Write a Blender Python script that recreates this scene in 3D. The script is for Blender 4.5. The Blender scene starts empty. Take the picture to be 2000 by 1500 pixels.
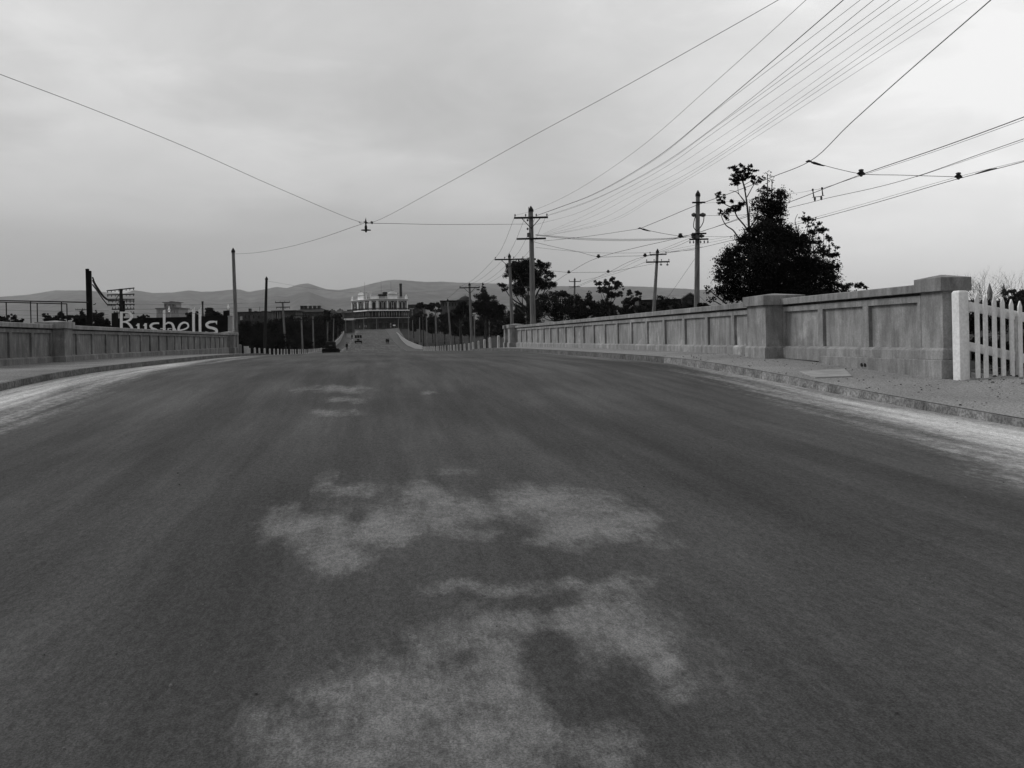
import bpy, bmesh, math, random
import numpy as np
from mathutils import Vector, Matrix
random.seed(7); np.random.seed(7)
SC = bpy.context.scene; COL = SC.collection
# ---------------------------------------------------------------- camera
FPX = 1800.0                       # focal length in pixels of a 2000 px wide frame
EYE = 0.564                        # eye height above the bridge deck (z = 0)
TH = math.atan(275/1800.0); PH = math.atan(0.02)
F = np.array([math.sin(TH), math.cos(TH), 0.0]); R0 = np.array([math.cos(TH), -math.sin(TH), 0.0]); U0 = np.array([0, 0, 1.0])
RR = math.cos(PH)*R0 - math.sin(PH)*U0; UU = math.cos(PH)*U0 + math.sin(PH)*R0
PX0, PY0 = 1000.0, 659.5
cam_d = bpy.data.cameras.new('camera'); cam = bpy.data.objects.new('camera', cam_d); COL.objects.link(cam)
cam_d.sensor_width = 36.0; cam_d.sensor_fit = 'HORIZONTAL'; cam_d.lens = 36.0*FPX/2000.0
cam_d.shift_y = -(750-PY0)/2000.0
cam_d.clip_start = 0.05; cam_d.clip_end = 40000
cam.matrix_world = Matrix(((RR[0], UU[0], -F[0], 0), (RR[1], UU[1], -F[1], 0), (RR[2], UU[2], -F[2], EYE), (0, 0, 0, 1)))
SC.camera = cam
# ---------------------------------------------------------------- sky and sun
SUN_AZ, SUN_EL = math.radians(-58), math.radians(37)     # azimuth measured from +Y towards +X
w = bpy.data.worlds.new('World'); SC.world = w; w.use_nodes = True
nt = w.node_tree; N = nt.nodes; L = nt.links; N.clear()
def nd(t, **k):
    n = N.new(t)
    for a, b in k.items(): setattr(n, a, b)
    return n
def math_(op, a, b=None, c=None, clamp=False):
    n = nd('ShaderNodeMath', operation=op, use_clamp=clamp)
    for i, v in enumerate((a, b, c)):
        if v is None: continue
        if isinstance(v, (int, float)): n.inputs[i].default_value = v
        else: L.new(v, n.inputs[i])
    return n.outputs[0]
sky = nd('ShaderNodeTexSky', sky_type='NISHITA', sun_disc=False, sun_elevation=SUN_EL, sun_rotation=SUN_AZ)
sky.air_density = 1.6; sky.dust_density = 4.0
bw = nd('ShaderNodeRGBToBW'); L.new(sky.outputs[0], bw.inputs[0])
tc = nd('ShaderNodeTexCoord'); sep = nd('ShaderNodeSeparateXYZ'); L.new(tc.outputs['Generated'], sep.inputs[0])
def ramp(inp, pts):
    n = nd('ShaderNodeValToRGB'); el = n.color_ramp.elements
    for i, (p, v) in enumerate(pts):
        e = el[i] if i < 2 else el.new(p)
        e.position = p; e.color = (v, v, v, 1)
    n.color_ramp.interpolation = 'EASE' if len(pts) < 3 else 'LINEAR'
    L.new(inp, n.inputs[0]); return n.outputs[0]
ba, be = math.radians(52), math.radians(18)
dt = nd('ShaderNodeVectorMath', operation='DOT_PRODUCT'); L.new(tc.outputs['Generated'], dt.inputs[0])
dt.inputs[1].default_value = (math.sin(ba)*math.cos(be), math.cos(ba)*math.cos(be), math.sin(be))
wR = ramp(math_('MULTIPLY_ADD', dt.outputs['Value'], 0.5, 0.5), [(0, 0), (.835, 0), (.88, .12), (.915, .35), (.955, .75), (.985, 1)])
dull = ramp(sep.outputs[2], [(0, .25), (.06, .335), (.14, .47), (.22, .56), (.31, .66), (.5, .70), (1, .60)])
brig = ramp(sep.outputs[2], [(0, .60), (.06, .83), (.12, .91), (.2, .96), (.32, .97), (1, .85)])
base = math_('ADD', math_('MULTIPLY', dull, math_('SUBTRACT', 1.0, wR)), math_('MULTIPLY', brig, wR))
# cloud deck: direction projected on a flat layer, then soft large noise
dn = math_('MAXIMUM', math_('ADD', sep.outputs[2], 0.16), 0.05)
cx = math_('DIVIDE', sep.outputs[0], dn); cy = math_('DIVIDE', sep.outputs[1], dn)
cv = nd('ShaderNodeCombineXYZ'); L.new(cx, cv.inputs[0]); L.new(cy, cv.inputs[1]); cv.inputs[2].default_value = 14.2
nz = nd('ShaderNodeTexNoise'); L.new(cv.outputs[0], nz.inputs['Vector'])
nz.inputs['Scale'].default_value = 0.85; nz.inputs['Detail'].default_value = 7; nz.inputs['Roughness'].default_value = 0.52; nz.inputs['Distortion'].default_value = 0.35
cl = ramp(nz.outputs[0], [(.30, .78), (.46, .88), (.54, .97), (.62, 1.12), (.8, 1.2)])
nz2 = nd('ShaderNodeTexNoise'); L.new(cv.outputs[0], nz2.inputs['Vector']); nz2.inputs['Scale'].default_value = 3.1; nz2.inputs['Detail'].default_value = 9; nz2.inputs['Roughness'].default_value = .6; nz2.inputs['Distortion'].default_value = .6
cl = math_('MULTIPLY', cl, ramp(nz2.outputs[0], [(.3, .93), (.45, .97), (.56, 1.0), (.7, 1.07)]))
clm = math_('ADD', math_('MULTIPLY', math_('SUBTRACT', cl, 1.0), ramp(sep.outputs[2], [(0.04, .15), (.25, 1.0)])), 1.0)
tot = math_('MULTIPLY', math_('MULTIPLY', base, clm), 10.6)
tot = math_('ADD', tot, math_('MULTIPLY', bw.outputs[0], 0.06))
backd = ramp(math_('MULTIPLY_ADD', sep.outputs[1], .5, .5), [(0, .78), (.35, .82), (.6, 1.0)])
tot = math_('MINIMUM', math_('MULTIPLY', tot, backd), 9.8)
bg = nd('ShaderNodeBackground'); L.new(tot, bg.inputs[0]); bg.inputs[1].default_value = 0.1
ow = nd('ShaderNodeOutputWorld'); L.new(bg.outputs[0], ow.inputs[0])
sd = bpy.data.lights.new('sun', 'SUN'); sd.energy = 1.5; sd.angle = math.radians(22); sd.color = (1, 1, 1)
so = bpy.data.objects.new('sun', sd); COL.objects.link(so)
sv = Vector((math.sin(SUN_AZ)*math.cos(SUN_EL), math.cos(SUN_AZ)*math.cos(SUN_EL), math.sin(SUN_EL)))
so.rotation_euler = sv.to_track_quat('Z', 'Y').to_euler(); so.location = (-30, 20, 60)
SC.view_settings.view_transform = 'Standard'; SC.view_settings.look = 'None'; SC.view_settings.exposure = 0; SC.view_settings.gamma = 1
SC.render.engine = 'CYCLES'
try: SC.cycles.volume_bounces = 1; SC.cycles.max_bounces = 6
except Exception: pass
# ---------------------------------------------------------------- projection helpers (pixels of the 2000 x 1500 photograph)
def ray(px, py): return F + (px-PX0)/FPX*RR + (PY0-py)/FPX*UU
def P(px, py, D):
    p = np.array([0, 0, EYE]) + D*ray(px, py); return (float(p[0]), float(p[1]), float(p[2]))
def on_x(px, X, py=None):
    """depth at which the column px meets the plane X = const"""
    r = ray(px, 662 if py is None else py); return X/r[0]
def at_z(px, py, z):
    r = ray(px, py); return P(px, py, (z-EYE)/r[2])
def proj(x, y, z):
    d = (x*F[0]+y*F[1]); u = (x*RR[0]+y*RR[1]+(z-EYE)*RR[2]); v = (x*UU[0]+y*UU[1]+(z-EYE)*UU[2])
    return PX0+FPX*u/d, PY0-FPX*v/d
def zfor(py, px, D): return P(px, py, D)[2]
# longitudinal level of the footway (the deck is level, ramps fall away on both sides)
_S = [(-40,-1.3),(0,-.75),(5,-.63),(9.4,-.5),(11.2,-.43),(12.5,-.385),(13.9,-.316),(15.6,-.225),(17.8,-.11),(20,-.04),(23,0),(34,.02),(45,.01),(52,-.03),(58,-.08),
      (62,-.12),(67,-.22),(75,-.5),(85,-.8),(100,-1.02),(120,-1.27),(150,-1.55),(175,-1.7),(200,-1.75),(221,-1.45),(247,-1.15),(264,-.75),(296,0),(310,.35),(346,1.65),(415,3.9),(500,6.6),(560,7.6),(700,8.2),(30000,8.2)]
_sy = np.array([a for a, b in _S]); _sz = np.array([b for a, b in _S])
_gy = np.concatenate([np.arange(-40, 700, 0.5), [30000]]); _gz = np.interp(_gy, _sy, _sz)
_k = np.exp(-0.5*(np.arange(-12, 13)/4.0)**2); _k /= _k.sum()
_gz[:-1] = np.convolve(np.pad(_gz[:-1], 12, mode='edge'), _k, mode='valid')
def S(y, x=0.0):
    """level at (x, y): the bridge is skewed, so the left side lags behind"""
    y = np.asarray(y, dtype=float); x = np.asarray(x, dtype=float)
    ye = y + 0.35*np.clip(x, -11, 0)*np.clip((50-y)/20, 0, 1)
    return np.interp(ye, _gy, _gz)
def Sf(y, x=0.0): return float(S(y, x))
# ---------------------------------------------------------------- materials
M = {}
def mat(name, v, v2=None, scale=4.0, rough=0.85, bump=0.0, bscale=None, detail=6, stretch=(1, 1, 1), lo=.35, hi=.65, metal=0.0, spec=0.06, fine=0.0, fscale=None):
    m = bpy.data.materials.new(name); m.use_nodes = True; t = m.node_tree; n = t.nodes; l = t.links
    b = n['Principled BSDF']; b.inputs['Roughness'].default_value = rough; b.inputs['Metallic'].default_value = metal
    b.inputs['Specular IOR Level'].default_value = spec
    v2 = v if v2 is None else v2
    tc = n.new('ShaderNodeTexCoord'); mp = n.new('ShaderNodeMapping'); mp.inputs['Scale'].default_value = stretch; l.new(tc.outputs['Object'], mp.inputs[0])
    no = n.new('ShaderNodeTexNoise'); no.inputs['Scale'].default_value = scale; no.inputs['Detail'].default_value = detail; l.new(mp.outputs[0], no.inputs['Vector'])
    r = n.new('ShaderNodeValToRGB'); r.color_ramp.elements[0].position = lo; r.color_ramp.elements[1].position = hi
    r.color_ramp.elements[0].color = (v, v, v, 1); r.color_ramp.elements[1].color = (v2, v2, v2, 1)
    l.new(no.outputs[0], r.inputs[0]); out = r.outputs[0]
    if fine:
        f = n.new('ShaderNodeTexNoise'); f.inputs['Scale'].default_value = fscale or scale*9; f.inputs['Detail'].default_value = 3; l.new(tc.outputs['Object'], f.inputs['Vector'])
        mr = n.new('ShaderNodeMapRange'); mr.inputs[1].default_value = .4; mr.inputs[2].default_value = .6; mr.inputs[3].default_value = 1-fine; mr.inputs[4].default_value = 1+fine; l.new(f.outputs[0], mr.inputs[0])
        mx = n.new('ShaderNodeMix'); mx.data_type = 'RGBA'; mx.blend_type = 'MULTIPLY'; mx.inputs[0].default_value = 1
        l.new(out, mx.inputs[6]); l.new(mr.outputs[0], mx.inputs[7]); out = mx.outputs[2]
    l.new(out, b.inputs['Base Color'])
    if bump:
        bn = n.new('ShaderNodeTexNoise'); bn.inputs['Scale'].default_value = bscale or scale*6; bn.inputs['Detail'].default_value = 5; l.new(tc.outputs['Object'], bn.inputs['Vector'])
        bu = n.new('ShaderNodeBump'); bu.inputs['Strength'].default_value = bump; bu.inputs['Distance'].default_value = .02; l.new(bn.outputs[0], bu.inputs['Height']); l.new(bu.outputs[0], b.inputs['Normal'])
    M[name] = m; return m
mat('old_timber', .10, .22, 3, bump=.4, stretch=(6, 6, .4))
mat('dark_timber', .014, .035, 3, bump=.3, stretch=(6, 6, .4))
mat('iron', .010, .02, 6, rough=.7, spec=.15)
mat('wire', .02, .035, 2, rough=.8, spec=.1)
mat('porcelain', .06, .12, 9, rough=.35)
mat('white_paint', .72, .86, 2.2, rough=.6, bump=.15, fine=.07, stretch=(2, 2, .5))
mat('post_white', .34, .55, 2.2, rough=.7, bump=.15, fine=.1, stretch=(2, 2, .5))
mat('rail_white', .24, .34, 2, rough=.7, fine=.08)
mat('letter_white', .9, .94, .8, rough=.8, spec=.1, fine=.05)
mat('letter_grey', .3, .36, .8, rough=.6, fine=.05)
mat('board_black', .006, .014, .6, rough=.9, spec=.05)
mat('grass', .010, .026, .25, bump=.6, bscale=3, fine=.35)
mat('hill', .045, .085, .0011, bump=0, fine=.35)
mat('leaf_dark', .009, .024, .5, rough=.9, spec=.05)
mat('leaf_mid', .014, .036, .4, rough=.9, spec=.05)
mat('leaf_pale', .035, .075, .5, rough=.9, spec=.05)
mat('bark', .025, .06, 2, bump=.5)
mat('bark_pale', .07, .14, 2, bump=.3)
mat('brick', .028, .055, .6, fine=.2, spec=.1)
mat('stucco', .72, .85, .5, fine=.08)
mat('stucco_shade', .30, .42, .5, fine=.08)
mat('glass_dark', .005, .008, 1, rough=.4, spec=.2)
mat('iron_roof', .16, .24, .5, fine=.1)
mat('slate', .025, .045, .5, fine=.2)
mat('grey_wall', .045, .085, .4, fine=.2)
mat('car_black', .005, .009, 2, rough=.5, spec=.12)
mat('far_stone', .16, .22, .4)
mat('car_pale', .26, .32, 2, rough=.45, spec=.5)
mat('tyre', .012, .02, 4)
mat('cloth_dark', .012, .025, 6)
mat('cloth_mid', .03, .05, 6)
mat('skin', .22, .28, 6)
mat('stone_bits', .04, .17, 2.0, bump=.4, lo=.45, hi=.55)
mat('steel_plate', .26, .36, 4, rough=.6, bump=.2)
mat('dark_fill', .012, .03, 1)
# ---------------------------------------------------------------- object helpers
def tag(o, label=None, cat=None, group=None, kind=None):
    if label: o['label'] = label
    if cat: o['category'] = cat
    if group: o['group'] = group
    if kind: o['kind'] = kind
    return o
def empty(name, loc, label, cat, group=None, rz=0.0):
    o = bpy.data.objects.new(name, None); o.location = loc; o.rotation_euler[2] = rz; o.empty_display_size = .3; COL.objects.link(o)
    return tag(o, label, cat, group)
class MB:
    def __init__(s): s.v = []; s.f = []
    def add(s, vs, fs):
        o = len(s.v); s.v += [tuple(map(float, q)) for q in vs]; s.f += [tuple(o+i for i in q) for q in fs]; return s
    def box(s, x0, x1, y0, y1, z0, z1):
        return s.add([(x0,y0,z0),(x1,y0,z0),(x1,y1,z0),(x0,y1,z0),(x0,y0,z1),(x1,y0,z1),(x1,y1,z1),(x0,y1,z1)],
                     [(0,3,2,1),(4,5,6,7),(0,1,5,4),(1,2,6,5),(2,3,7,6),(3,0,4,7)])
    def hexa(s, b, t):      # bottom ring of 4, top ring of 4
        return s.add(list(b)+list(t), [(0,3,2,1),(4,5,6,7),(0,1,5,4),(1,2,6,5),(2,3,7,6),(3,0,4,7)])
    def bar(s, a, b, w, h, up=(0, 0, 1)):
        a = np.array(a, float); b = np.array(b, float); d = b-a; d /= np.linalg.norm(d)
        r = np.cross(d, up); 
        if np.linalg.norm(r) < 1e-4: r = np.cross(d, (1, 0, 0))
        r /= np.linalg.norm(r); u = np.cross(r, d); r = r*w/2; u = u*h/2
        return s.hexa([a-r-u, a+r-u, b+r-u, b-r-u], [a-r+u, a+r+u, b+r+u, b-r+u])
    def tube(s, pts, rad, n=8, cap=True):
        pts = [np.array(p, float) for p in pts]; m = len(pts)
        if not hasattr(rad, '__len__'): rad = [rad]*m
        base = len(s.v); prev = None
        for i, p in enumerate(pts):
            d = pts[min(i+1, m-1)]-pts[max(i-1, 0)]; d /= (np.linalg.norm(d)+1e-9)
            if prev is None:
                a = np.cross(d, (0, 0, 1)) if abs(d[2]) < .9 else np.cross(d, (0, 1, 0))
            else: a = prev - d*np.dot(prev, d)
            a /= (np.linalg.norm(a)+1e-9); prev = a; b = np.cross(d, a)
            for k in range(n):
                t = 2*math.pi*k/n; q = p + rad[i]*(math.cos(t)*a+math.sin(t)*b); s.v.append(tuple(map(float, q)))
        for i in range(m-1):
            for k in range(n):
                k2 = (k+1) % n; s.f.append((base+i*n+k, base+i*n+k2, base+(i+1)*n+k2, base+(i+1)*n+k))
        if cap:
            s.f.append(tuple(base+k for k in range(n))[::-1]); s.f.append(tuple(base+(m-1)*n+k for k in range(n)))
        return s
    def lathe(s, c, prof, n=16):
        return s.tube([(c[0], c[1], c[2]+z) for r, z in prof], [max(r, .001) for r, z in prof], n)
    def prism(s, poly, y0, y1, fr=None):    # poly in (x,z) extruded along y
        n = len(poly); vs = [(x, y0, z) for x, z in poly]+[(x, y1, z) for x, z in poly]
        fs = [tuple(range(n)), tuple(range(2*n-1, n-1, -1))]+[(i, i+n, (i+1) % n+n, (i+1) % n) for i in range(n)]
        return s.add(vs, fs)
    def xf(s, fn, start=0):
        s.v[start:] = [tuple(map(float, fn(*q))) for q in s.v[start:]]; return s
    def build(s, name, m, parent=None, smooth=False, bevel=0.0):
        me = bpy.data.meshes.new(name); me.from_pydata(s.v, [], s.f); me.update()
        bm = bmesh.new(); bm.from_mesh(me); bmesh.ops.recalc_face_normals(bm, faces=bm.faces)
        if bevel: bmesh.ops.bevel(bm, geom=[e for e in bm.edges if len(e.link_faces) == 2 and e.calc_face_angle(0) > .5], offset=bevel, segments=1, affect='EDGES')
        bm.to_mesh(me); bm.free()
        me.materials.append(M[m] if isinstance(m, str) else m)
        if smooth: me.polygons.foreach_set('use_smooth', [True]*len(me.polygons))
        o = bpy.data.objects.new(name, me); COL.objects.link(o)
        if parent: o.parent = parent
        return o
def catmull(pts, n=8):
    pts = [np.array(p, float) for p in pts]
    if len(pts) < 3: return pts
    q = [2*pts[0]-pts[1]]+pts+[2*pts[-1]-pts[-2]]; out = []
    for i in range(1, len(q)-2):
        a, b, c, d = q[i-1:i+3]
        ta = 0; tb = np.linalg.norm(b-a)**.5; tcc = tb+np.linalg.norm(c-b)**.5; td = tcc+np.linalg.norm(d-c)**.5
        for k in range(n):
            t = tb+(tcc-tb)*k/n
            A1 = a*(tb-t)/(tb-ta)+b*(t-ta)/(tb-ta); A2 = b*(tcc-t)/(tcc-tb)+c*(t-tb)/(tcc-tb); A3 = c*(td-t)/(td-tcc)+d*(t-tcc)/(td-tcc)
            B1 = A1*(tcc-t)/(tcc-ta)+A2*(t-ta)/(tcc-ta); B2 = A2*(td-t)/(td-tb)+A3*(t-tb)/(td-tb)
            out.append(B1*(tcc-t)/(tcc-tb)+B2*(t-tb)/(tcc-tb))
    out.append(pts[-1]); return out
def copy_thing(o, label=None):
    c = o.copy(); COL.objects.link(c)
    if label: c['label'] = label
    for ch in list(o.children):
        d = ch.copy(); COL.objects.link(d); d.parent = c
        for g in list(ch.children):
            e = g.copy(); COL.objects.link(e); e.parent = d
    return c
ORD = ['first','second','third','fourth','fifth','sixth','seventh','eighth','ninth','tenth','eleventh','twelfth','thirteenth','fourteenth','fifteenth','sixteenth','seventeenth','eighteenth','nineteenth']
TENS = ['','','twent','thirt','fort']
def ordn(i):
    i += 1
    if i <= 19: return ORD[i-1]
    t, u = divmod(i, 10)
    return TENS[t]+('ieth' if u == 0 else 'y-'+ORD[u-1])
# ================================================================ ROAD AND GROUND
KX = 7.3                                        # kerb line either side of the centre
def road_z(x, y):
    e = np.where(np.asarray(x) > 0, np.interp(y, [3, 9, 11.5, 14, 18], [.06, .075, .10, .12, .14]), .14)
    return S(y, x)-0.05-(e-.05)*np.clip(np.abs(x)/KX, 0, 1)**2
def grid_obj(name, xs, ys, zf, mat_, attrs=None):
    xs = np.asarray(xs, float); ys = np.asarray(ys, float); nx, ny = len(xs), len(ys)
    Xg, Yg = np.meshgrid(xs, ys); Z = zf(Xg, Yg)
    co = np.stack([Xg, Yg, Z], -1).reshape(-1, 3)
    i = np.arange(ny-1)[:, None]*nx+np.arange(nx-1)[None, :]
    f = np.stack([i, i+1, i+nx+1, i+nx], -1).reshape(-1, 4)
    me = bpy.data.meshes.new(name); me.vertices.add(len(co)); me.vertices.foreach_set('co', co.ravel())
    me.loops.add(f.size); me.loops.foreach_set('vertex_index', f.ravel().astype(np.int32))
    me.polygons.add(len(f)); me.polygons.foreach_set('loop_start', np.arange(0, f.size, 4, dtype=np.int32)); me.polygons.foreach_set('loop_total', np.full(len(f), 4, np.int32))
    me.polygons.foreach_set('use_smooth', np.ones(len(f), bool)); me.update(calc_edges=True)
    for k, fn in (attrs or {}).items():
        a = me.attributes.new(k, 'FLOAT', 'POINT'); a.data.foreach_set('value', np.asarray(fn(Xg, Yg, Z), np.float32).ravel())
    me.materials.append(M[mat_] if isinstance(mat_, str) else mat_)
    o = bpy.data.objects.new(name, me); COL.objects.link(o); return o
# worn pale patches of the road surface: (px, py, rx, ry, sign)
PATCH = [(624,1032,115,46,1),(655,1072,62,42,1),(764,1027,66,40,1),(525,1032,38,32,1),(560,1010,40,22,.6),(826,964,54,26,1),(858,1006,52,32,1),(905,1040,62,13,.8),(925,990,65,24,.9),
 (1076,988,100,36,1.15),(1144,1032,92,36,1.15),(1232,1018,54,26,.9),(1076,1052,62,14,.9),(1250,1045,50,10,.7),(640,944,24,20,.7),(691,957,38,12,.8),(894,920,36,8,.6),(1290,1060,40,10,.4),
 (660,760,62,7,1),(837,766,22,4,.7),(670,781,38,6,.7),(650,807,46,7,.9),(590,985,60,10,.5),
 (1154,1142,130,15,.8),(946,1154,110,14,.7),(1211,1167,50,32,.8),(1154,1214,130,46,1),(1232,1245,75,48,1),(1282,1305,30,62,.9),(1312,1226,38,28,.7),(1325,1350,30,30,.5),
 (998,1219,84,36,.9),(894,1266,112,48,.95),(816,1344,200,66,1),(972,1330,105,110,1),(790,1448,275,66,1),(972,1448,190,80,1),(1154,1323,36,55,.6),(1180,1465,95,62,1),(1200,1260,120,60,.5),(620,1470,120,50,.8),
 (1350,1500,120,40,.35),(1390,1300,60,60,.3),(1076,1290,24,66,-.95),(1120,1400,30,70,-.8),(1216,1345,62,42,-.8),(1040,1175,60,12,-.5),(700,1010,26,14,-.5),(900,1290,46,14,-.4),(620,990,20,12,-.5),(1020,1005,24,10,-.4)]
def wear(Xg, Yg, Z):
    d = Xg*F[0]+Yg*F[1]; px, py = proj(Xg, Yg, Z); v = np.zeros_like(Xg)
    wx = sum(a_*np.sin(Xg*f1+Yg*f2+p_) for a_, f1, f2, p_ in ((.07, 5.1, 1.3, .3), (.05, 9.7, -3.1, 1.9), (.035, 17.3, 5.2, 4.1), (.025, 29.0, -8.4, 2.2)))
    wy = sum(a_*np.sin(Xg*f1+Yg*f2+p_) for a_, f1, f2, p_ in ((.16, 6.3, .7, 5.3), (.12, 12.9, 1.1, .8), (.10, 23.1, -1.9, 3.3), (.07, 41.0, 3.0, 1.0)))
    kk = np.clip(d/10.0, .12, 1.2); px, py = proj(Xg+wx*kk, Yg+wy*kk*.9, Z)
    ok = d > 1.0
    for a, b, rx, ry, s_ in PATCH:
        r = np.sqrt(((px-a)/rx)**2+((py-b)/ry)**2); e = np.clip(1.5-r, 0, 1)*s_
        v = np.where(s_ > 0, np.maximum(v, e), v+e)
    return np.where(ok, np.clip(v, 0, 1.2), 0.0)
def dust(Xg, Yg, Z):
    r = np.clip((Xg-np.interp(Yg, [0, 6, 9, 14, 25], [3.6, 4.1, 4.8, 5.3, 5.6]))/2.1, 0, 1)*np.interp(Yg, [-5, 5, 8, 13, 22, 40, 60], [1.0, 1.15, 1.15, 1.0, .75, .4, .25])*np.interp(Xg, [6.5, 7.3], [1, .8])
    l = np.clip((-Xg-3.8)/2.6, 0, 1)*np.interp(Yg, [-5, 10, 20, 35, 60], [.8, .8, .78, .6, .4])
    far = np.clip((Yg-60)/60, 0, 1)*.28
    return np.maximum(np.maximum(r, l), far)
def road_material():
    m = bpy.data.materials.new('worn_bitumen'); m.use_nodes = True; t = m.node_tree; n = t.nodes; l = t.links; b = n['Principled BSDF']
    b.inputs['Roughness'].default_value = .9; b.inputs['Specular IOR Level'].default_value = .06
    tc = n.new('ShaderNodeTexCoord')
    def noise(scale, st=(1, 1, 1), det=5, rough=.55, rot=0):
        mp = n.new('ShaderNodeMapping'); mp.inputs['Scale'].default_value = st; mp.inputs['Rotation'].default_value[2] = rot; l.new(tc.outputs['Object'], mp.inputs[0])
        q = n.new('ShaderNodeTexNoise'); q.inputs['Scale'].default_value = scale; q.inputs['Detail'].default_value = det; q.inputs['Roughness'].default_value = rough; l.new(mp.outputs[0], q.inputs['Vector']); return q.outputs[0]
    def ma(op, a, c=None, d=None, clamp=False):
        q = n.new('ShaderNodeMath'); q.operation = op; q.use_clamp = clamp
        for i, v in enumerate((a, c, d)):
            if v is None: continue
            if isinstance(v, (int, float)): q.inputs[i].default_value = v
            else: l.new(v, q.inputs[i])
        return q.outputs[0]
    def mr(x, a, c, d, e):
        q = n.new('ShaderNodeMapRange'); q.interpolation_type = 'SMOOTHSTEP'
        for i, v in enumerate((a, c, d, e)): q.inputs[i+1].default_value = v
        l.new(x, q.inputs[0]); return q.outputs[0]
    aw = n.new('ShaderNodeAttribute'); aw.attribute_name = 'wear'; ad = n.new('ShaderNodeAttribute'); ad.attribute_name = 'dust'
    big = noise(.35, (1, .45, 1), 6); streak = noise(1.6, (1, .07, 1), 5, .6); streak2 = noise(7, (1, .05, 1), 4, .6, .02)
    edge = noise(2.6, (1, 1, 1), 8, .68); edge2 = noise(9, (1.2, .7, 1), 6, .7); grain = noise(120, det=3, rough=.8); grain2 = noise(26, (1.5, .6, 1), 7, .85); pit = noise(14, (1.5, .6, 1), 8, .9); fray = noise(4.5, (1.6, .22, 1), 9, .8)
    base = ma('MULTIPLY', mr(big, .35, .65, .060, .086), mr(streak, .35, .65, .83, 1.17))
    base = ma('MULTIPLY', base, mr(streak2, .35, .65, .93, 1.08))
    w_ = ma('ADD', ma('ADD', ma('ADD', aw.outputs['Fac'], ma('MULTIPLY', ma('SUBTRACT', fray, .5), 1.9)), ma('MULTIPLY', ma('SUBTRACT', edge, .5), 1.1)), ma('MULTIPLY', ma('SUBTRACT', edge2, .5), 1.5))
    w_ = ma('MULTIPLY', mr(w_, -.05, 1.45, 0, 1), mr(aw.outputs['Fac'], .0, .35, 0, 1))
    wcol = ma('MULTIPLY', mr(edge, .3, .7, .165, .20), mr(streak, .3, .7, .92, 1.08))
    c1 = ma('ADD', ma('MULTIPLY', base, ma('SUBTRACT', 1.0, w_)), ma('MULTIPLY', wcol, w_))
    d_ = ma('ADD', ad.outputs['Fac'], ma('ADD', ma('MULTIPLY', ma('SUBTRACT', streak, .5), .75), ma('ADD', ma('MULTIPLY', ma('SUBTRACT', streak2, .5), .3), ma('MULTIPLY', ma('SUBTRACT', edge2, .5), .7))))
    d_ = ma('MULTIPLY', mr(d_, .25, 1.1, 0, 1), mr(ad.outputs['Fac'], .02, .4, 0, 1))
    dcol = ma('MULTIPLY', mr(streak, .3, .7, .40, .66), mr(grain2, .3, .7, .9, 1.1))
    c2 = ma('ADD', ma('MULTIPLY', c1, ma('SUBTRACT', 1.0, d_)), ma('MULTIPLY', dcol, d_))
    c2 = ma('MULTIPLY', c2, mr(grain, .40, .60, .74, 1.26)); c2 = ma('MULTIPLY', c2, mr(grain2, .38, .62, .76, 1.22)); c2 = ma('MULTIPLY', c2, mr(pit, .34, .43, .45, 1.0)); c2 = ma('MULTIPLY', c2, mr(pit, .57, .66, 1.0, 1.45))
    l.new(c2, b.inputs['Base Color'])
    bu = n.new('ShaderNodeBump'); bu.inputs['Strength'].default_value = .6; bu.inputs['Distance'].default_value = .012
    l.new(ma('ADD', grain2, ma('MULTIPLY', grain, .5)), bu.inputs['Height']); l.new(bu.outputs[0], b.inputs['Normal'])
    return m
ysr = np.concatenate([np.arange(-12, 1.5, .5), np.arange(1.5, 12, .05), np.arange(12, 30, .12), np.arange(30, 80, .5), np.arange(80, 505, 3)])
xsr = np.linspace(-KX, KX, 200)
road = grid_obj('road', xsr, ysr, road_z, road_material(), {'wear': wear, 'dust': dust}); tag(road, kind='structure')
# footways
def foot_material():
    mat('footway_dirt', .19, .27, .55, fscale=38, bump=.3, bscale=80, fine=.30, lo=.3, hi=.7, detail=10, rough=.95, spec=.1); return 'footway_dirt'
foot_material()
mat('footway_left', .13, .21, .6, fscale=30, bump=.3, bscale=60, fine=.35, lo=.3, hi=.7, rough=.95, spec=.1)
WXR, WXL = 9.31, -10.8                           # faces of the two parapets
ysf = np.concatenate([np.arange(-12, 30, .12), np.arange(30, 90, .6), np.arange(90, 505, 3)])
def foot_r(X, Y):
    z = S(Y, X)+0.014+0.02*(X-KX)/2
    z = z + np.clip((X-8.6)/2, 0, 1)*np.clip((16.5-Y)/4, 0, 1)*.12 - np.clip(X-10.2, 0, 9)*.18*np.clip((20-Y)/6, 0, 1)
    return z
def widen(o, xin, k):       # the footways splay outwards up the far hill
    pass
fr_ = grid_obj('pavement_right', np.concatenate([np.linspace(KX+.05, 9.6, 26), np.linspace(9.8, 12.6, 12)]), ysf[ysf < 15.6], foot_r, 'footway_dirt'); tag(fr_, kind='structure')
mat('footway_far', .075, .10, .5, fine=.2, rough=.95, spec=.1)
fr2 = grid_obj('pavement_right', np.linspace(KX+.05, 9.34, 26), ysf[(ysf >= 15.48) & (ysf < 66)], foot_r, 'footway_dirt'); tag(fr2, kind='structure')
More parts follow.
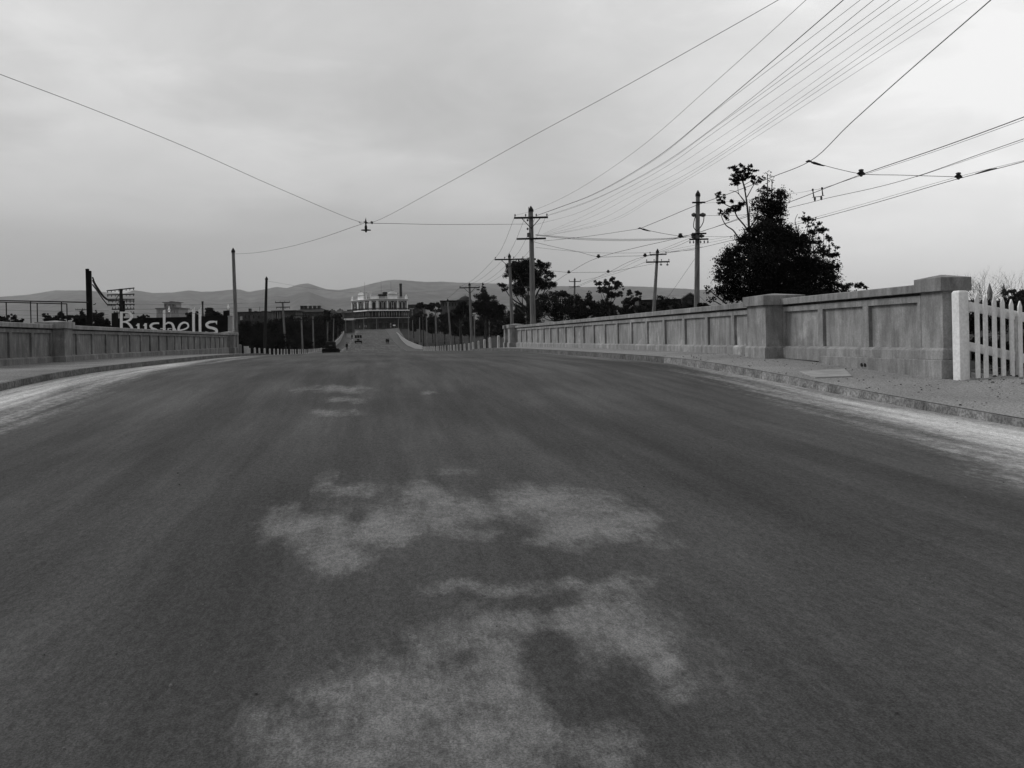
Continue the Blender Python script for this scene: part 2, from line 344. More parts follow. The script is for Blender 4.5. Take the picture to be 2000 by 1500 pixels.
def far_foot(s):
    ys = ysf[ysf >= (65 if s > 0 else 74)]; rows = len(ys); X0 = KX+.14; b = MB(); n = 6
    for y in ys:
        wd = np.interp(y, [60, 200, 260, 330, 420, 505], [2.0, 2.4, 3.2, 4.2, 5.6, 7.5]) if s > 0 else np.interp(y, [60, 200, 260, 330, 420, 505], [3.4, 3.4, 3.6, 4.6, 6.0, 7.5])
        for k in range(n): b.v.append((s*(X0+wd*k/(n-1)), float(y), Sf(y)+np.interp(y, [100, 190], [.005, .09])*k))
    b.f = [(j*n+k, j*n+k+1, (j+1)*n+k+1, (j+1)*n+k) for j in range(rows-1) for k in range(n-1)]
    return b.build('pavement_right' if s > 0 else 'pavement_left', 'footway_far')
tag(far_foot(1), kind='structure'); tag(far_foot(-1), kind='structure')
fl_ = grid_obj('pavement_left', np.linspace(-10.83, -KX-.14, 30), ysf[ysf < 75], lambda X, Y: S(Y, X)+.02*(-X-KX)/3, 'footway_left'); tag(fl_, kind='structure')
# kerbs, laid as stones with slightly open joints
mat('kerb_stone', .09, .15, 1.5, bump=.6, bscale=14, fine=.25)
mat('kerb_pale', .13, .32, 3.0, bump=.4, bscale=40, fine=.3, fscale=30, lo=.35, hi=.72, detail=10)
def kerb(side, y0, y1, m, seg, name='kerb'):
    b = MB(); y = y0
    while y < y1-.05:
        ye = min(y+seg, y1); a, c = y+.008, ye-.008
        n_ = 3
        for k in range(n_):
            ya = a+(c-a)*k/n_; yb = a+(c-a)*(k+1)/n_
            xi, xo = side*KX, side*(KX+.15); j = random.uniform(-.002, .002)
            za, zb = Sf(ya, xi)+.006, Sf(yb, xi)+.006
            st = len(b.v)
            b.add([(xi-side*.0+j, ya, za-.30), (xo, ya, za-.3), (xo, yb, zb-.3), (xi+j, yb, zb-.3), (xi+side*.02+j, ya, za), (xo, ya, za), (xo, yb, zb), (xi+side*.02+j, yb, zb)],
                  [(0,3,2,1),(4,5,6,7),(0,1,5,4),(1,2,6,5),(2,3,7,6),(3,0,4,7)])
        y = ye
    o = b.build(name, m); tag(o, kind='structure'); return o
kerb(1, -12, 22.5, 'kerb_pale', 2.6); kerb(1, 22.5, 68, 'kerb_stone', 3.6); kerb(-1, -12, 76, 'kerb_stone', 3.6)
kerb(1, 68, 500, 'kerb_stone', 12); kerb(-1, 76, 500, 'kerb_stone', 12)
# terrain: one sheet to the horizon, with the railway cutting under the bridge
def terr(X, Y):
    z = S(Y, 0)-.32
    out = np.clip((np.abs(X)-10.5)/7, 0, 1)
    cut = np.clip((92-Y)/26, 0, 1)*np.clip((Y+60)/40, 0, 1)
    cutr = np.where((X > 0), np.clip((Y-13.8)/6, 0, 1), np.clip((Y-18)/6, 0, 1))
    z = z-5.2*out*cut*np.maximum(cutr, np.clip((np.abs(X)-14)/10, 0, 1)*.8)
    z = z-.45*np.clip((np.abs(X)-9.5)/3, 0, 1)*np.clip((Y-80)/10, 0, 1)*np.clip((330-Y)/60, 0, 1)
    z = z+np.clip((np.abs(X)-13)/6, 0, 1)*np.clip((Y-110)/60, 0, 1)*(.35*np.sin(X*.09+1)*np.sin(Y*.05)+.5*np.clip((X-25)/40, 0, 1))*np.clip((460-Y)/60, 0, 1)
    z = np.where((np.abs(X) < 8.5), z-.05, z)
    return z
xt = np.concatenate([[-9000, -6000, -2500, -1000, -500, -250, -160, -120, -90, -70, -55], np.arange(-46, -14, 3), np.arange(-14, 14.1, .7), np.arange(16, 80, 3), [90, 110, 140, 180, 250, 400, 700, 1500, 4000, 9000, 13000]])
yt = np.concatenate([[-2400, -500, -120, -60, -40], np.arange(-30, 110, 1.5), np.arange(112, 500, 4), [510, 530, 560, 600, 700, 900, 1500, 3000, 6000, 9000, 13800]])
ground = grid_obj('ground', xt, yt, terr, 'grass'); tag(ground, kind='structure')
# hills: ridge line read off the photograph, nine kilometres away
ridge = [(-500,585),(-200,580),(0,580),(60,575),(110,567),(160,567),(200,570),(245,573),(262,567),(300,572),(340,571),(372,567),(395,570),(420,569),(450,566),(470,565),(487,571),(510,566),(540,561),(562,563),(585,556),(605,553),(625,560),(640,565),(665,566),(700,561),(730,553),(755,548),(775,546),(800,548),(830,550),(860,550),(900,551),(930,552),(960,554),(1000,554),(1060,558),(1150,560),(1230,559),(1280,561),(1330,564),(1380,566),(1500,572),(1700,580),(1900,586),(2300,592),(2700,600)]
rx_ = np.interp(np.arange(-500, 2700, 6), [a for a, b in ridge], [b for a, b in ridge]); rp = np.arange(-500, 2700, 6)
def hills(name, D0, off, amp, seed, drop):
    rs = np.random.RandomState(seed); b = MB(); n = len(rp)
    jag = np.convolve(rs.randn(n+20), np.ones(5)/5, 'same')[10:10+n]*amp
    rows = []
    for k in range(9):
        t = k/8.0; D = D0-2600*(1-t)**1.0+0
        row = []
        for i in range(n):
            top = P(rp[i], rx_[i]+off+jag[i]*.6, D0)[2]
            fold = 0.5+0.5*math.sin(rp[i]*.045+seed+t*2.2)*math.sin(rp[i]*.013+seed*2)
            hgt = top*(t**(.75+.6*fold))+5
            q = P(rp[i], 660, D); row.append((q[0], q[1], hgt if k < 8 else top))
        rows.append(row)
    base = [(P(rp[i], 660, D0+1500)[0], P(rp[i], 660, D0+1500)[1], 0) for i in range(n)]; rows.append(base)
    vs = [q for r in rows for q in r]; fs = [(j*n+i, j*n+i+1, (j+1)*n+i+1, (j+1)*n+i) for j in range(len(rows)-1) for i in range(n-1)]
    b.add(vs, fs); o = b.build(name, 'hill', smooth=True); tag(o, kind='structure'); return o
hills('hills', 9500, 0, 1.2, 3, 0)
hills('foothills', 7600, 17, 1.6, 11, 0)

# ================================================================ PARAPETS
def concrete(name, lo, hi, light):
    m = bpy.data.materials.new(name); m.use_nodes = True; t = m.node_tree; n = t.nodes; l = t.links; b = n['Principled BSDF']
    b.inputs['Roughness'].default_value = .92; b.inputs['Specular IOR Level'].default_value = .12
    tc = n.new('ShaderNodeTexCoord')
    def noise(scale, st, det, rough=.6):
        mp = n.new('ShaderNodeMapping'); mp.inputs['Scale'].default_value = st; l.new(tc.outputs['Object'], mp.inputs[0])
        q = n.new('ShaderNodeTexNoise'); q.inputs['Scale'].default_value = scale; q.inputs['Detail'].default_value = det; q.inputs['Roughness'].default_value = rough; l.new(mp.outputs[0], q.inputs['Vector']); return q.outputs[0]
    def mr(x, a, c, d, e):
        q = n.new('ShaderNodeMapRange'); q.interpolation_type = 'SMOOTHSTEP'
        for i, v in enumerate((a, c, d, e)): q.inputs[i+1].default_value = v
        l.new(x, q.inputs[0]); return q.outputs[0]
    def mul(a, c):
        q = n.new('ShaderNodeMath'); q.operation = 'MULTIPLY'; l.new(a, q.inputs[0]); l.new(c, q.inputs[1]); return q.outputs[0]
    st1 = noise(3.4, (1, 1.3, .38), 9, .68); blot = noise(.9, (1, 1, 1), 7); pale = noise(2.0, (1, .8, .8), 5); fine = noise(34, (1, 1, 1), 4)
    drip = noise(9, (1, 1, .12), 4, .7)
    c = mul(mr(blot, .3, .7, lo, hi), mr(st1, .3, .7, .72, 1.26)); c = mul(c, mr(pale, .54, .70, 1.0, light)); c = mul(c, mr(fine, .3, .7, .88, 1.12)); c = mul(c, mr(drip, .3, .6, .84, 1.04))
    l.new(c, b.inputs['Base Color'])
    bu = n.new('ShaderNodeBump'); bu.inputs['Strength'].default_value = .35; bu.inputs['Distance'].default_value = .01; l.new(fine, bu.inputs['Height']); l.new(bu.outputs[0], b.inputs['Normal'])
    M[name] = m
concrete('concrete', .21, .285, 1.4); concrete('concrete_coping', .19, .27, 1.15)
concrete('concrete_shaded', .13, .20, 1.4); concrete('coping_left', .19, .28, 1.25)  # left parapet: shade on its face put into a darker concrete colour
PT, CB, CT, RT = .25, 1.19, 1.325, 1.03         # plinth top, coping bottom and top, top of the panel recess
def wall_run(s, xf, y0, y1, nb, fl0, fl1, thick=.42, block=5, steps=4):
    """s = side sign of the outward direction, xf = face; nb panel bays between y0 and y1"""
    b = MB(); rib = .2; dep = .062; pitch = (y1-y0)/nb; SL = .05
    def bx(xa, xb, ya, yb, za, zb): b.box(min(xf+s*xa, xf+s*xb), max(xf+s*xa, xf+s*xb), ya, yb, za, zb)
    for i0 in range(0, nb, block):
        i1 = min(i0+block, nb); ya, yb = y0+i0*pitch+.012, y0+i1*pitch-.012
        bx(dep, thick, ya, yb, PT-.01, CB-SL)
        bx(.16, thick-.02, ya, yb, CB-SL-.01, CB+.01)
        bx(0, dep+.002, ya, yb, RT, CB-SL+.003)
        # plinth with a weathered slope on top
        x0, x1 = xf-s*.055, xf+s*(thick+.02)
        b.add([(x0, ya, fl0), (x1, ya, fl0), (x1, yb, fl1), (x0, yb, fl1), (x0, ya, PT-.045), (x1, ya, PT), (x1, yb, PT), (x0, yb, PT-.045), (xf+s*.012, ya, PT+.003), (xf+s*.012, yb, PT+.003)],
              [(0,3,2,1),(4,8,9,7),(8,5,6,9),(0,4,7,3),(1,2,6,5),(0,1,5,8,4),(3,7,9,6,2)])
        for k in range(i0, i1+1):
            yc = y0+k*pitch; a = yc-rib/2; c = yc+rib/2
            if k == i0: a = ya
            if k == i1: c = yb
            bx(0, dep+.004, a, c, PT-.02, RT)
    return b
def coping(s, xf, y0, y1, thick=.42, z0=CB, z1=CT, oh=.075, seg=1.9):
    b = MB(); x0, x1 = xf-s*oh, xf+s*(thick+oh); xm = (x0+x1)/2; n = max(1, int(round((y1-y0)/seg)))
    for k in range(n):
        ya = y0+(y1-y0)*k/n+.003; yb = y0+(y1-y0)*(k+1)/n-.003; ya += 0; 
        b.add([(x0,ya,z0),(x1,ya,z0),(x1,ya,z1),(xm,ya,z1+.03),(x0,ya,z1),(x0,yb,z0),(x1,yb,z0),(x1,yb,z1),(xm,yb,z1+.03),(x0,yb,z1)],
              [(0,4,3,2,1),(5,6,7,8,9),(0,1,6,5),(1,2,7,6),(2,3,8,7),(3,4,9,8),(4,0,5,9)])
    return b
def pier(root, s, xa, xb, y0, y1, fl, cm, pm, name='pier', oh=.075):
    lo, hi = min(xa, xb), max(xa, xb)
    b = MB(); b.box(lo, hi, y0, y1, PT-.02, CB+.005)
    p_ = .055; b.hexa([(lo-p_,y0-p_,fl),(hi+p_,y0-p_,fl),(hi+p_,y1+p_,fl),(lo-p_,y1+p_,fl)], [(lo-p_,y0-p_,PT-.04),(hi+p_,y0-p_,PT-.04),(hi+p_,y1+p_,PT-.04),(lo-p_,y1+p_,PT-.04)])
    b.hexa([(lo-p_,y0-p_,PT-.042),(hi+p_,y0-p_,PT-.042),(hi+p_,y1+p_,PT-.042),(lo-p_,y1+p_,PT-.042)], [(lo-.012,y0-.012,PT+.004),(hi+.012,y0-.012,PT+.004),(hi+.012,y1+.012,PT+.004),(lo-.012,y1+.012,PT+.004)])
    o = b.build(name, pm, root, bevel=.006)
    c = MB(); l2, h2, a2, b2 = lo-oh, hi+oh, y0-oh, y1+oh; zt = 1.415
    c.box(l2, h2, a2, b2, CB, zt)
    c.hexa([(l2,a2,zt-.001),(h2,a2,zt-.001),(h2,b2,zt-.001),(l2,b2,zt-.001)], [((l2+h2)/2-.03,(a2+b2)/2-.03,zt+.06),((l2+h2)/2+.03,(a2+b2)/2-.03,zt+.06),((l2+h2)/2+.03,(a2+b2)/2+.03,zt+.06),((l2+h2)/2-.03,(a2+b2)/2+.03,zt+.06)])
    c.build('pier_cap', cm, o, bevel=.006)
    return o
def yx(px, X): d = on_x(px, X); return ray(px, 662)[1]*d
# right parapet
yR0, yR1 = yx(1843, WXR), yx(992, WXR)
e0a, e0b = yR0, yx(1800, WXR)                   # near end pier
m0, m1 = yx(1529, WXR), yx(1460, 8.9)           # middle pier
f0, f1 = yx(1008, WXR), yx(990, WXR)            # far end pier
rp_ = empty('parapet_wall', (0, 0, 0), 'pale concrete bridge parapet with recessed panels on the right of the road', 'parapet')
b = wall_run(1, WXR, e0b, m0, 3, -.12, -.02, block=3); b.build('panelled_wall', 'concrete', rp_)
b = MB(); b.hexa([(WXR-.11,yR0-.1,-.5),(WXR+.42,yR0-.1,-.5),(WXR+.42,m0-1.9,-.3),(WXR-.11,m0-1.9,-.3)], [(WXR-.11,yR0-.1,.055),(WXR+.42,yR0-.1,.055),(WXR+.42,m0-1.9,.055),(WXR-.11,m0-1.9,.055)]); b.build('footing', 'concrete_coping', rp_, bevel=.008)
b = wall_run(1, WXR, m1, f0, 20, -.1, -.25); b.build('panelled_wall', 'concrete', rp_)
coping(1, WXR, e0b+.06, m0-.07).build('coping', 'concrete_coping', rp_, bevel=.006)
coping(1, WXR, m1+.07, f0-.07).build('coping', 'concrete_coping', rp_, bevel=.006)
pier(rp_, 1, WXR-.004, WXR+.40, yR0, e0b, .056, 'concrete_coping', 'concrete')
pier(rp_, 1, 8.9, WXR+.46, m0, m1, -.1, 'concrete_coping', 'concrete')
pier(rp_, 1, 8.9, WXR+.46, f0, f0+.9, -.3, 'concrete_coping', 'concrete')
b = wall_run(1, WXR, f0+.9, f1-.5, 1, -.3, -.3); b.build('panelled_wall', 'concrete', rp_)
pier(rp_, 1, 9.1, WXR+.46, f1-.5, f1, -.5, 'concrete_coping', 'concrete')
coping(1, WXR, f0+.97, f1-.57).build('coping', 'concrete_coping', rp_, bevel=.006)
# left parapet
l0, l1 = yx(118, WXL), yx(446, WXL)
lp_ = empty('parapet_wall', (0, 0, 0), 'shaded dark concrete bridge parapet with recessed panels on the left of the road', 'parapet')
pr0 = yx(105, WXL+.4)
b = wall_run(-1, WXL, l0, l1, 20, -.3, -.3); b.build('panelled_wall', 'concrete_shaded', lp_)
coping(-1, WXL, l0+.07, l1-.07).build('coping', 'coping_left', lp_, bevel=.006)
pier(lp_, -1, WXL+.4, WXL-.46, l0-.85, l0, -.3, 'coping_left', 'concrete_shaded')
b = wall_run(-1, WXL, l0-.85-5.5, l0-.85, 3, -.6, -.4, block=3); b.build('panelled_wall', 'concrete_shaded', lp_)
coping(-1, WXL, l0-6.29, l0-.92).build('coping', 'coping_left', lp_, bevel=.006)
pier(lp_, -1, WXL, WXL-.46, l0-7.05, l0-6.35, -.8, 'coping_left', 'concrete_shaded')
pier(lp_, -1, WXL+.4, WXL-.46, l1, l1+.9, -.5, 'coping_left', 'concrete_shaded')
b = wall_run(-1, WXL, l1+.9, l1+3.0, 1, -.5, -.5); b.build('panelled_wall', 'concrete_shaded', lp_)
pier(lp_, -1, WXL+.2, WXL-.46, l1+3.0, l1+3.5, -.6, 'coping_left', 'concrete_shaded')
coping(-1, WXL, l1+.97, l1+2.93).build('coping', 'coping_left', lp_, bevel=.006)
# drain holes low in the right footing
for k, px in enumerate((1693, 1699.5)):
    y_ = yx(px, WXR); b = MB(); b.tube([(WXR-.125, y_, .0), (WXR-.09, y_, .0)], .035, 10)
    b.v = [(x, y, z-.085) for x, y, z in b.v]; b.build('drain_pipe', 'iron', rp_)
# footway cover plate
c = [at_z(px, py, -.185) for px, py in ((1561, 727), (1592, 732.5), (1664, 730.5), (1650, 724))]
def fz(x, y): return float(foot_r(np.array(x), np.array(y)))
pb = MB(); ring = [(x, y, fz(x, y)-.01) for x, y, z in c]; top = [(x, y, fz(x, y)+.022) for x, y, z in c]
pb.hexa(ring, top); tag(pb.build('cover_plate', 'steel_plate', bevel=.004), 'flat pale rectangular cover plate set in the right footway beside the parapet', 'cover plate')
# loose stones on the right footway and along the kerb
def stones(name, n, xr, yr, sr, zf, m, seed, label=None, dens=None):
    rs = np.random.RandomState(seed); b = MB()
    for i in range(n):
        x = rs.uniform(*xr); y = yr[0]+(yr[1]-yr[0])*rs.rand()**1.3; s_ = sr[0]+(sr[1]-sr[0])*rs.rand()**6; z = zf(x, y); a = rs.rand()*6.3
        if dens is not None and not dens(x, y, rs): continue
        v = [];
        for k in range(5):
            t = a+k*1.2566+rs.uniform(-.3, .3); r = s_*rs.uniform(.7, 1.2); v.append((x+r*math.cos(t), y+r*math.sin(t), z-.004))
        h = s_*rs.uniform(.4, .9); v2 = [(x+(p[0]-x)*.6, y+(p[1]-y)*.6, z+h) for p in v]
        b.add(v+v2, [tuple(range(5, 10))]+[(k, (k+1) % 5, (k+1) % 5+5, k+5) for k in range(5)])
    o = b.build(name, m); tag(o, kind='stuff'); return o
stones('gravel', 1800, (KX+.16, 9.2), (4, 24), (.003, .022), fz, 'stone_bits', 5)
stones('rubble', 900, (9.25, 11.6), (9.0, yR0-.15), (.006, .035), fz, 'stone_bits', 9)
stones('road_grit', 1400, (-7, 7.2), (2.6, 22), (.002, .009), lambda x, y: float(road_z(np.array(x), np.array(y)))+.002, 'stone_bits', 8)
# ================================================================ WHITE PICKET FENCE beside the right parapet
fence = empty('picket_fence', (0, 0, 0), 'white picket fence with pointed pales joining the right parapet end', 'fence')
fp0 = np.array([9.56, yR0-.33]); ang = math.radians(24); fd = np.array([math.cos(ang), math.sin(ang)]); fnm = np.array([fd[1], -fd[0]])
def pk(px, py, D, off=0.0): q = P(px, py, D+off); return q
gx, gy, _ = P(1873.5, 600, 14.72); g2 = P(1897, 600, 14.80)
gd = np.array([g2[0]-gx, g2[1]-gy]); gd /= np.linalg.norm(gd); gn = np.array([-gd[1], gd[0]])
def ring_(a, w, d, z): return [(a[0]+gd[0]*t+gn[0]*o, a[1]+gd[1]*t+gn[1]*o, z) for t, o in ((0, 0), (w, 0), (w, d), (0, d))]
ga = (gx, gy); zt = P(1880, 567.5, 14.8)[2]
b = MB(); b.hexa(ring_(ga, .20, .16, -.6), ring_(ga, .20, .16, zt-.03)); ga2 = (gx+gd[0]*.02+gn[0]*.02, gy+gd[1]*.02+gn[1]*.02); b.hexa(ring_(ga, .20, .16, zt-.031), ring_(ga2, .16, .12, zt))
b.build('gate_post', 'white_paint', fence, bevel=.008)
def pale(i):
    px = 1907.5+16.7*i; D = 14.72+.12*i; yt = 572.5+2.75*i+.05*i*i; yb = 737+1.6*i
    return px, D, yt, yb
for i in range(26):
    px, D, yt, yb = pale(i); px += random.uniform(-.6, .6); c0 = np.array(P(px, yt, D)); cb = np.array(P(px+3.0, yb, D)); px2, D2, _, _ = pale(i+1); c1 = np.array(P(px2, yt, D2))
    u = (c1-c0); u[2] = 0; u /= np.linalg.norm(u); nv = np.array([-u[1], u[0], 0]); w2 = .052; b = MB()
    def q_(t, z, o):
        f_ = (z-cb[2])/(c0[2]-cb[2]); m_ = cb+(c0-cb)*f_; return (m_[0]+u[0]*t+nv[0]*o, m_[1]+u[1]*t+nv[1]*o, z)
    zt_, zb_ = c0[2]+random.uniform(-.006, .006), cb[2]-random.uniform(0, .04); pr = [(-w2, zb_), (w2, zb_), (w2, zt_-.095), (.005, zt_), (-.005, zt_), (-w2, zt_-.095)]
    b.add([q_(t, z, -.012) for t, z in pr]+[q_(t, z, .013) for t, z in pr], [tuple(range(5, -1, -1)), tuple(range(6, 12))]+[(k, (k+1) % 6, (k+1) % 6+6, k+6) for k in range(6)])
    b.build('picket', 'white_paint', fence, bevel=.003)
def rail_(ya, yb, yc, yd):
    b = MB(); A_ = [np.array(P(1893, y, 14.80)) for y in (yb, ya)]; px, D, _, _ = pale(26); s_ = (px-1893)/104.0
    B_ = [np.array(P(px, y0_+(y1_-y0_)*s_, D+.08)) for y0_, y1_ in ((yb, yd), (ya, yc))]; n_ = np.array([-(B_[0]-A_[0])[1], (B_[0]-A_[0])[0], 0]); n_ /= np.linalg.norm(n_); n_ *= .05
    b.hexa([A_[0], B_[0], B_[0]+n_, A_[0]+n_], [A_[1], B_[1], B_[1]+n_, A_[1]+n_]); b.build('rail', 'white_paint', fence, bevel=.004)
rail_(589, 607, 609.5, 627.5); rail_(667.5, 684.5, 690, 708)
b = MB(); q1, q2 = P(1980, 620, 15.35), P(1990, 620, 15.4); b.bar(P(1985.5, 618, 15.36), P(1987, 750, 15.36), .09, .09, up=(0, 1, 0)); b.build('back_post', 'post_white', fence, bevel=.004)
for i in (12, 22):
    px, D, yt, yb = pale(i); b = MB(); b.bar(P(px, yt+30, D+.2), P(px, yb+10, D+.2), .09, .09, up=(0, 1, 0)); b.build('back_post', 'post_white', fence, bevel=.004)
# railway wire fence below
wf = empty('wire_fence', (0, 0, 0), 'low dark fence of horizontal pipes and wires behind the picket fence', 'fence')
b = MB()
for z in (.35, -.55, -.75, -.95, -1.15): b.tube([(12, 20, z), (17.5, 23.5, z)], .013, 6)
b.build('rail', 'old_timber', wf)
for k in range(5):
    b = MB(); x = 12+5.5*k/4; y = 20+3.5*k/4; b.bar((x, y, -4.6), (x, y, .5), .09, .09, up=(0, 1, 0)); b.build('post', 'dark_timber', wf)

# ================================================================ TIMBER GUARD POSTS
def post_mesh(h, wd):
    b = MB(); b.hexa([(-wd,-wd,-.5),(wd,-wd,-.5),(wd,wd,-.5),(-wd,wd,-.5)], [(-wd*.92,-wd*.92,h),(wd*.92,-wd*.92,h),(wd*.92,wd*.92,h),(-wd*.92,wd*.92,h)])
    b.hexa([(-wd*.92,-wd*.92,h-.001),(wd*.92,-wd*.92,h-.001),(wd*.92,wd*.92,h-.001),(-wd*.92,wd*.92,h-.001)], [(-wd*.5,-wd*.5,h+.05),(wd*.5,-wd*.5,h+.05),(wd*.5,wd*.5,h+.05),(-wd*.5,wd*.5,h+.05)])
    return b
src = post_mesh(.92, .085).build('guard_post', 'post_white', bevel=.008)
right_px = [972.3,957.6,945.6,934.2,924.6,915.6,907,899,892.4,886.5,880,875,869.3,864.5,860,856,852.3,848.8,845.6,842.6,839.8,837.2,834.8,832.6,830.6,828.7,826.9]
X_R = 9.0; first = True; ypr = []
for i, px in enumerate(right_px):
    y = yx(px, X_R); o = src if first else src.copy()
    if not first: COL.objects.link(o)
    first = False; o.location = (X_R+random.uniform(-.04, .04), y, Sf(y)-.03); o.rotation_euler = (random.uniform(-.03, .03), random.uniform(-.035, .035), random.uniform(-.2, .2))
    tag(o, 'white square guard post on the right roadside, %s beyond the end of the right parapet' % ordn(i), 'post', 'white guard posts along the right roadside')
left_px = [496.5,507,517,526.8,534.4,541.5,548.7,555,560.7,567,572,577,582,586,590.3,594,597.5,600.8,603.8,606.7,609.5,612,614.4,616.6,618.8,620.8,622.7,624.5,626.3,628]
for i, px in enumerate(left_px):
    y = yx(px, -10.5); o = src.copy(); COL.objects.link(o)
    o.location = (-10.5+random.uniform(-.04, .04), y, Sf(y)-.03); o.rotation_euler = (random.uniform(-.03, .03), random.uniform(-.035, .035), random.uniform(-.2, .2))
    tag(o, 'white square guard post on the left roadside, %s beyond the end of the left parapet' % ordn(i), 'post', 'white guard posts along the left roadside')
b = MB(); b.box(-.2, .2, -.05, .05, -.5, .95); b.box(.2, .33, -.04, .04, .35, .8); b.box(-.15, -.05, -.07, -.05, .4, .9)
o = b.build('notice_board', 'post_white', bevel=.01); y = yx(482, -10.4); o.location = (-10.45, y, Sf(y)); tag(o, 'wide pale worn board standing between the left parapet end and the guard posts', 'notice board')
b = post_mesh(1.05, .13); o = b.build('end_post', 'old_timber', bevel=.01); y = yx(468.5, -10.9); o.location = (-10.9, y, Sf(y)); tag(o, 'grey timber end post touching the far end of the left parapet', 'post')
b = post_mesh(.85, .13); o = b.build('end_post', 'old_timber', bevel=.01); y = yx(985, 9.45); o.location = (9.45, y, Sf(y)-.1); tag(o, 'grey stub post touching the far end of the right parapet', 'post')

# ================================================================ POLES
def along(p, d, t): return (p[0]+d[0]*t, p[1]+d[1]*t, p[2])
POLES = {}
def pole(key, bx, by, tx, ty, D, dia, label, arms=(), m='old_timber', zb=None, cat='utility pole', name='utility_pole', group='utility poles', cap=True, face=None):
    """bx,by visible foot, tx,ty top, in photograph pixels at depth D; arms: (py, xl, xr, kind)"""
    top = np.array(P(tx, ty, D)); bot = np.array(P(bx, by, D)); d = (top-bot)/(top[2]-bot[2])
    zg = float(terr(np.array(bot[0]), np.array(bot[1]))) if zb is None else zb
    base = bot+d*(zg-.6-bot[2]); o = empty(name, (float(base[0]), float(base[1]), zg), label, cat, group); org = np.array([base[0], base[1], zg])
    r = dia/2; b = MB(); H = top[2]-zg
    b.tube([base-org, bot-org if bot[2] > zg+.5 else base-org+d*(1.0), top-org], [r*1.12, r, r*.74], 12)
    b.build('pole_shaft', m, o, smooth=False)
    if cap:
        c = MB(); c.tube([top-org-d*.05, top-org+d*.1, top-org+d*.35], [r*.95, r*.9, r*.12], 12); c.build('pole_cap', 'iron', o)
    for py, xl, xr, kind in arms:
        a = np.array(P(xl, py+ (0 if len(kind) else 0), D)); c_ = np.array(P(xr, py, D)); a[2] = c_[2] = (a[2]+c_[2])/2
        off = -F*(r+.06); a2, c2 = a-org+off, c_-org+off; L_ = np.linalg.norm(c2-a2); th = max(.10, min(.13, L_*.06))
        b = MB(); b.bar(a2, c2, .09, th); arm = b.build('crossarm', 'dark_timber', o, bevel=.006)
        n_ = {'4': 4, '2': 2, '6': 6, '3': 3}.get(kind[:1], 0)
        if n_:
            for k in range(n_):
                t = k/(n_-1) if n_ > 1 else .5; t = .03+.94*t
                p_ = a2+(c2-a2)*t
                if abs(t-.5) < .09: continue
                sgn = -1 if 'u' in kind else 1
                q = MB(); q.tube([p_+np.array([0, 0, .03*sgn]), p_+np.array([0, 0, .10*sgn]), p_+np.array([0, 0, .12*sgn]), p_+np.array([0, 0, .16*sgn]), p_+np.array([0, 0, .26*sgn])], [.014, .014, .03, .055, .035], 8)
                q.build('insulator', 'porcelain', arm)
        if 'b' in kind:
            mid = (a2+c2)/2
            ft = mid+np.array([0, 0, -.75])
            for e in (a2, c2): q = MB(); q.bar(mid+(e-mid)*.55+np.array([0, 0, -.03]), ft, .03, .05); q.build('brace', 'iron', arm)
    POLES[key] = (o, org, d, D, r); return o
pole('A', 1041, 630, 1037, 412, 64, .40, 'tall timber pole with two crossarms rising behind the far end of the right parapet', [(426, 1004, 1070, '4b'), (467, 1009, 1066, '')])
pole('B', 1000, 632, 995, 502, 88, .34, 'shorter timber pole with one braced crossarm left of the tall pole', [(507, 966, 1023, '4b')])
pole('C', 1361, 597, 1363, 382, 60, .36, 'tall tramway pole with four crossarms beside the big dark tree', [(396.5, 1350.5, 1376, ''), (457, 1350, 1378, ''), (468, 1345, 1382, '6u')])
pole('D', 1277, 607, 1284, 493, 85, .34, 'tramway pole with two crossarms in front of the gabled house', [(497.5, 1268, 1301, '2'), (512, 1261, 1307, '4')])
pole('E', 1121, 623, 1122.5, 547, 130, .30, 'small tramway pole with two crossarms in front of the dark trees', [(550, 1111, 1134, '2'), (560, 1111, 1133, '')])
pole('F', 922, 690, 917, 557, 120, .36, 'timber pole with a braced crossarm behind the right guard posts', [(562, 897.5, 937, '2b')])
pole('G', 882, 684, 874.5, 587, 165, .36, 'timber pole with a plain crossarm behind the right guard posts', [(588.5, 860, 889, '')])
pole('H', 853.5, 682, 850.5, 606, 190, .34, 'bare timber pole second in line before the far umbrella pines', [(608, 843, 858, '')])
pole('I', 834.5, 682, 833, 619, 215, .34, 'bare timber pole under the umbrella pines on the right', [(621, 828, 838, '')], cap=False)
pole('J', 820, 675, 819.5, 620, 245, .30, 'thin grey pole left of the umbrella pines', [], cap=False)
pole('K', 807, 668, 805.7, 625, 285, .28, 'thin grey pole nearest the hotel on the right embankment', [(611, 802, 811, '')], cap=False)
pole('K2', 798.5, 664, 797.5, 612, 320, .28, 'thin pale pole at the right corner of the hotel', [], cap=False)
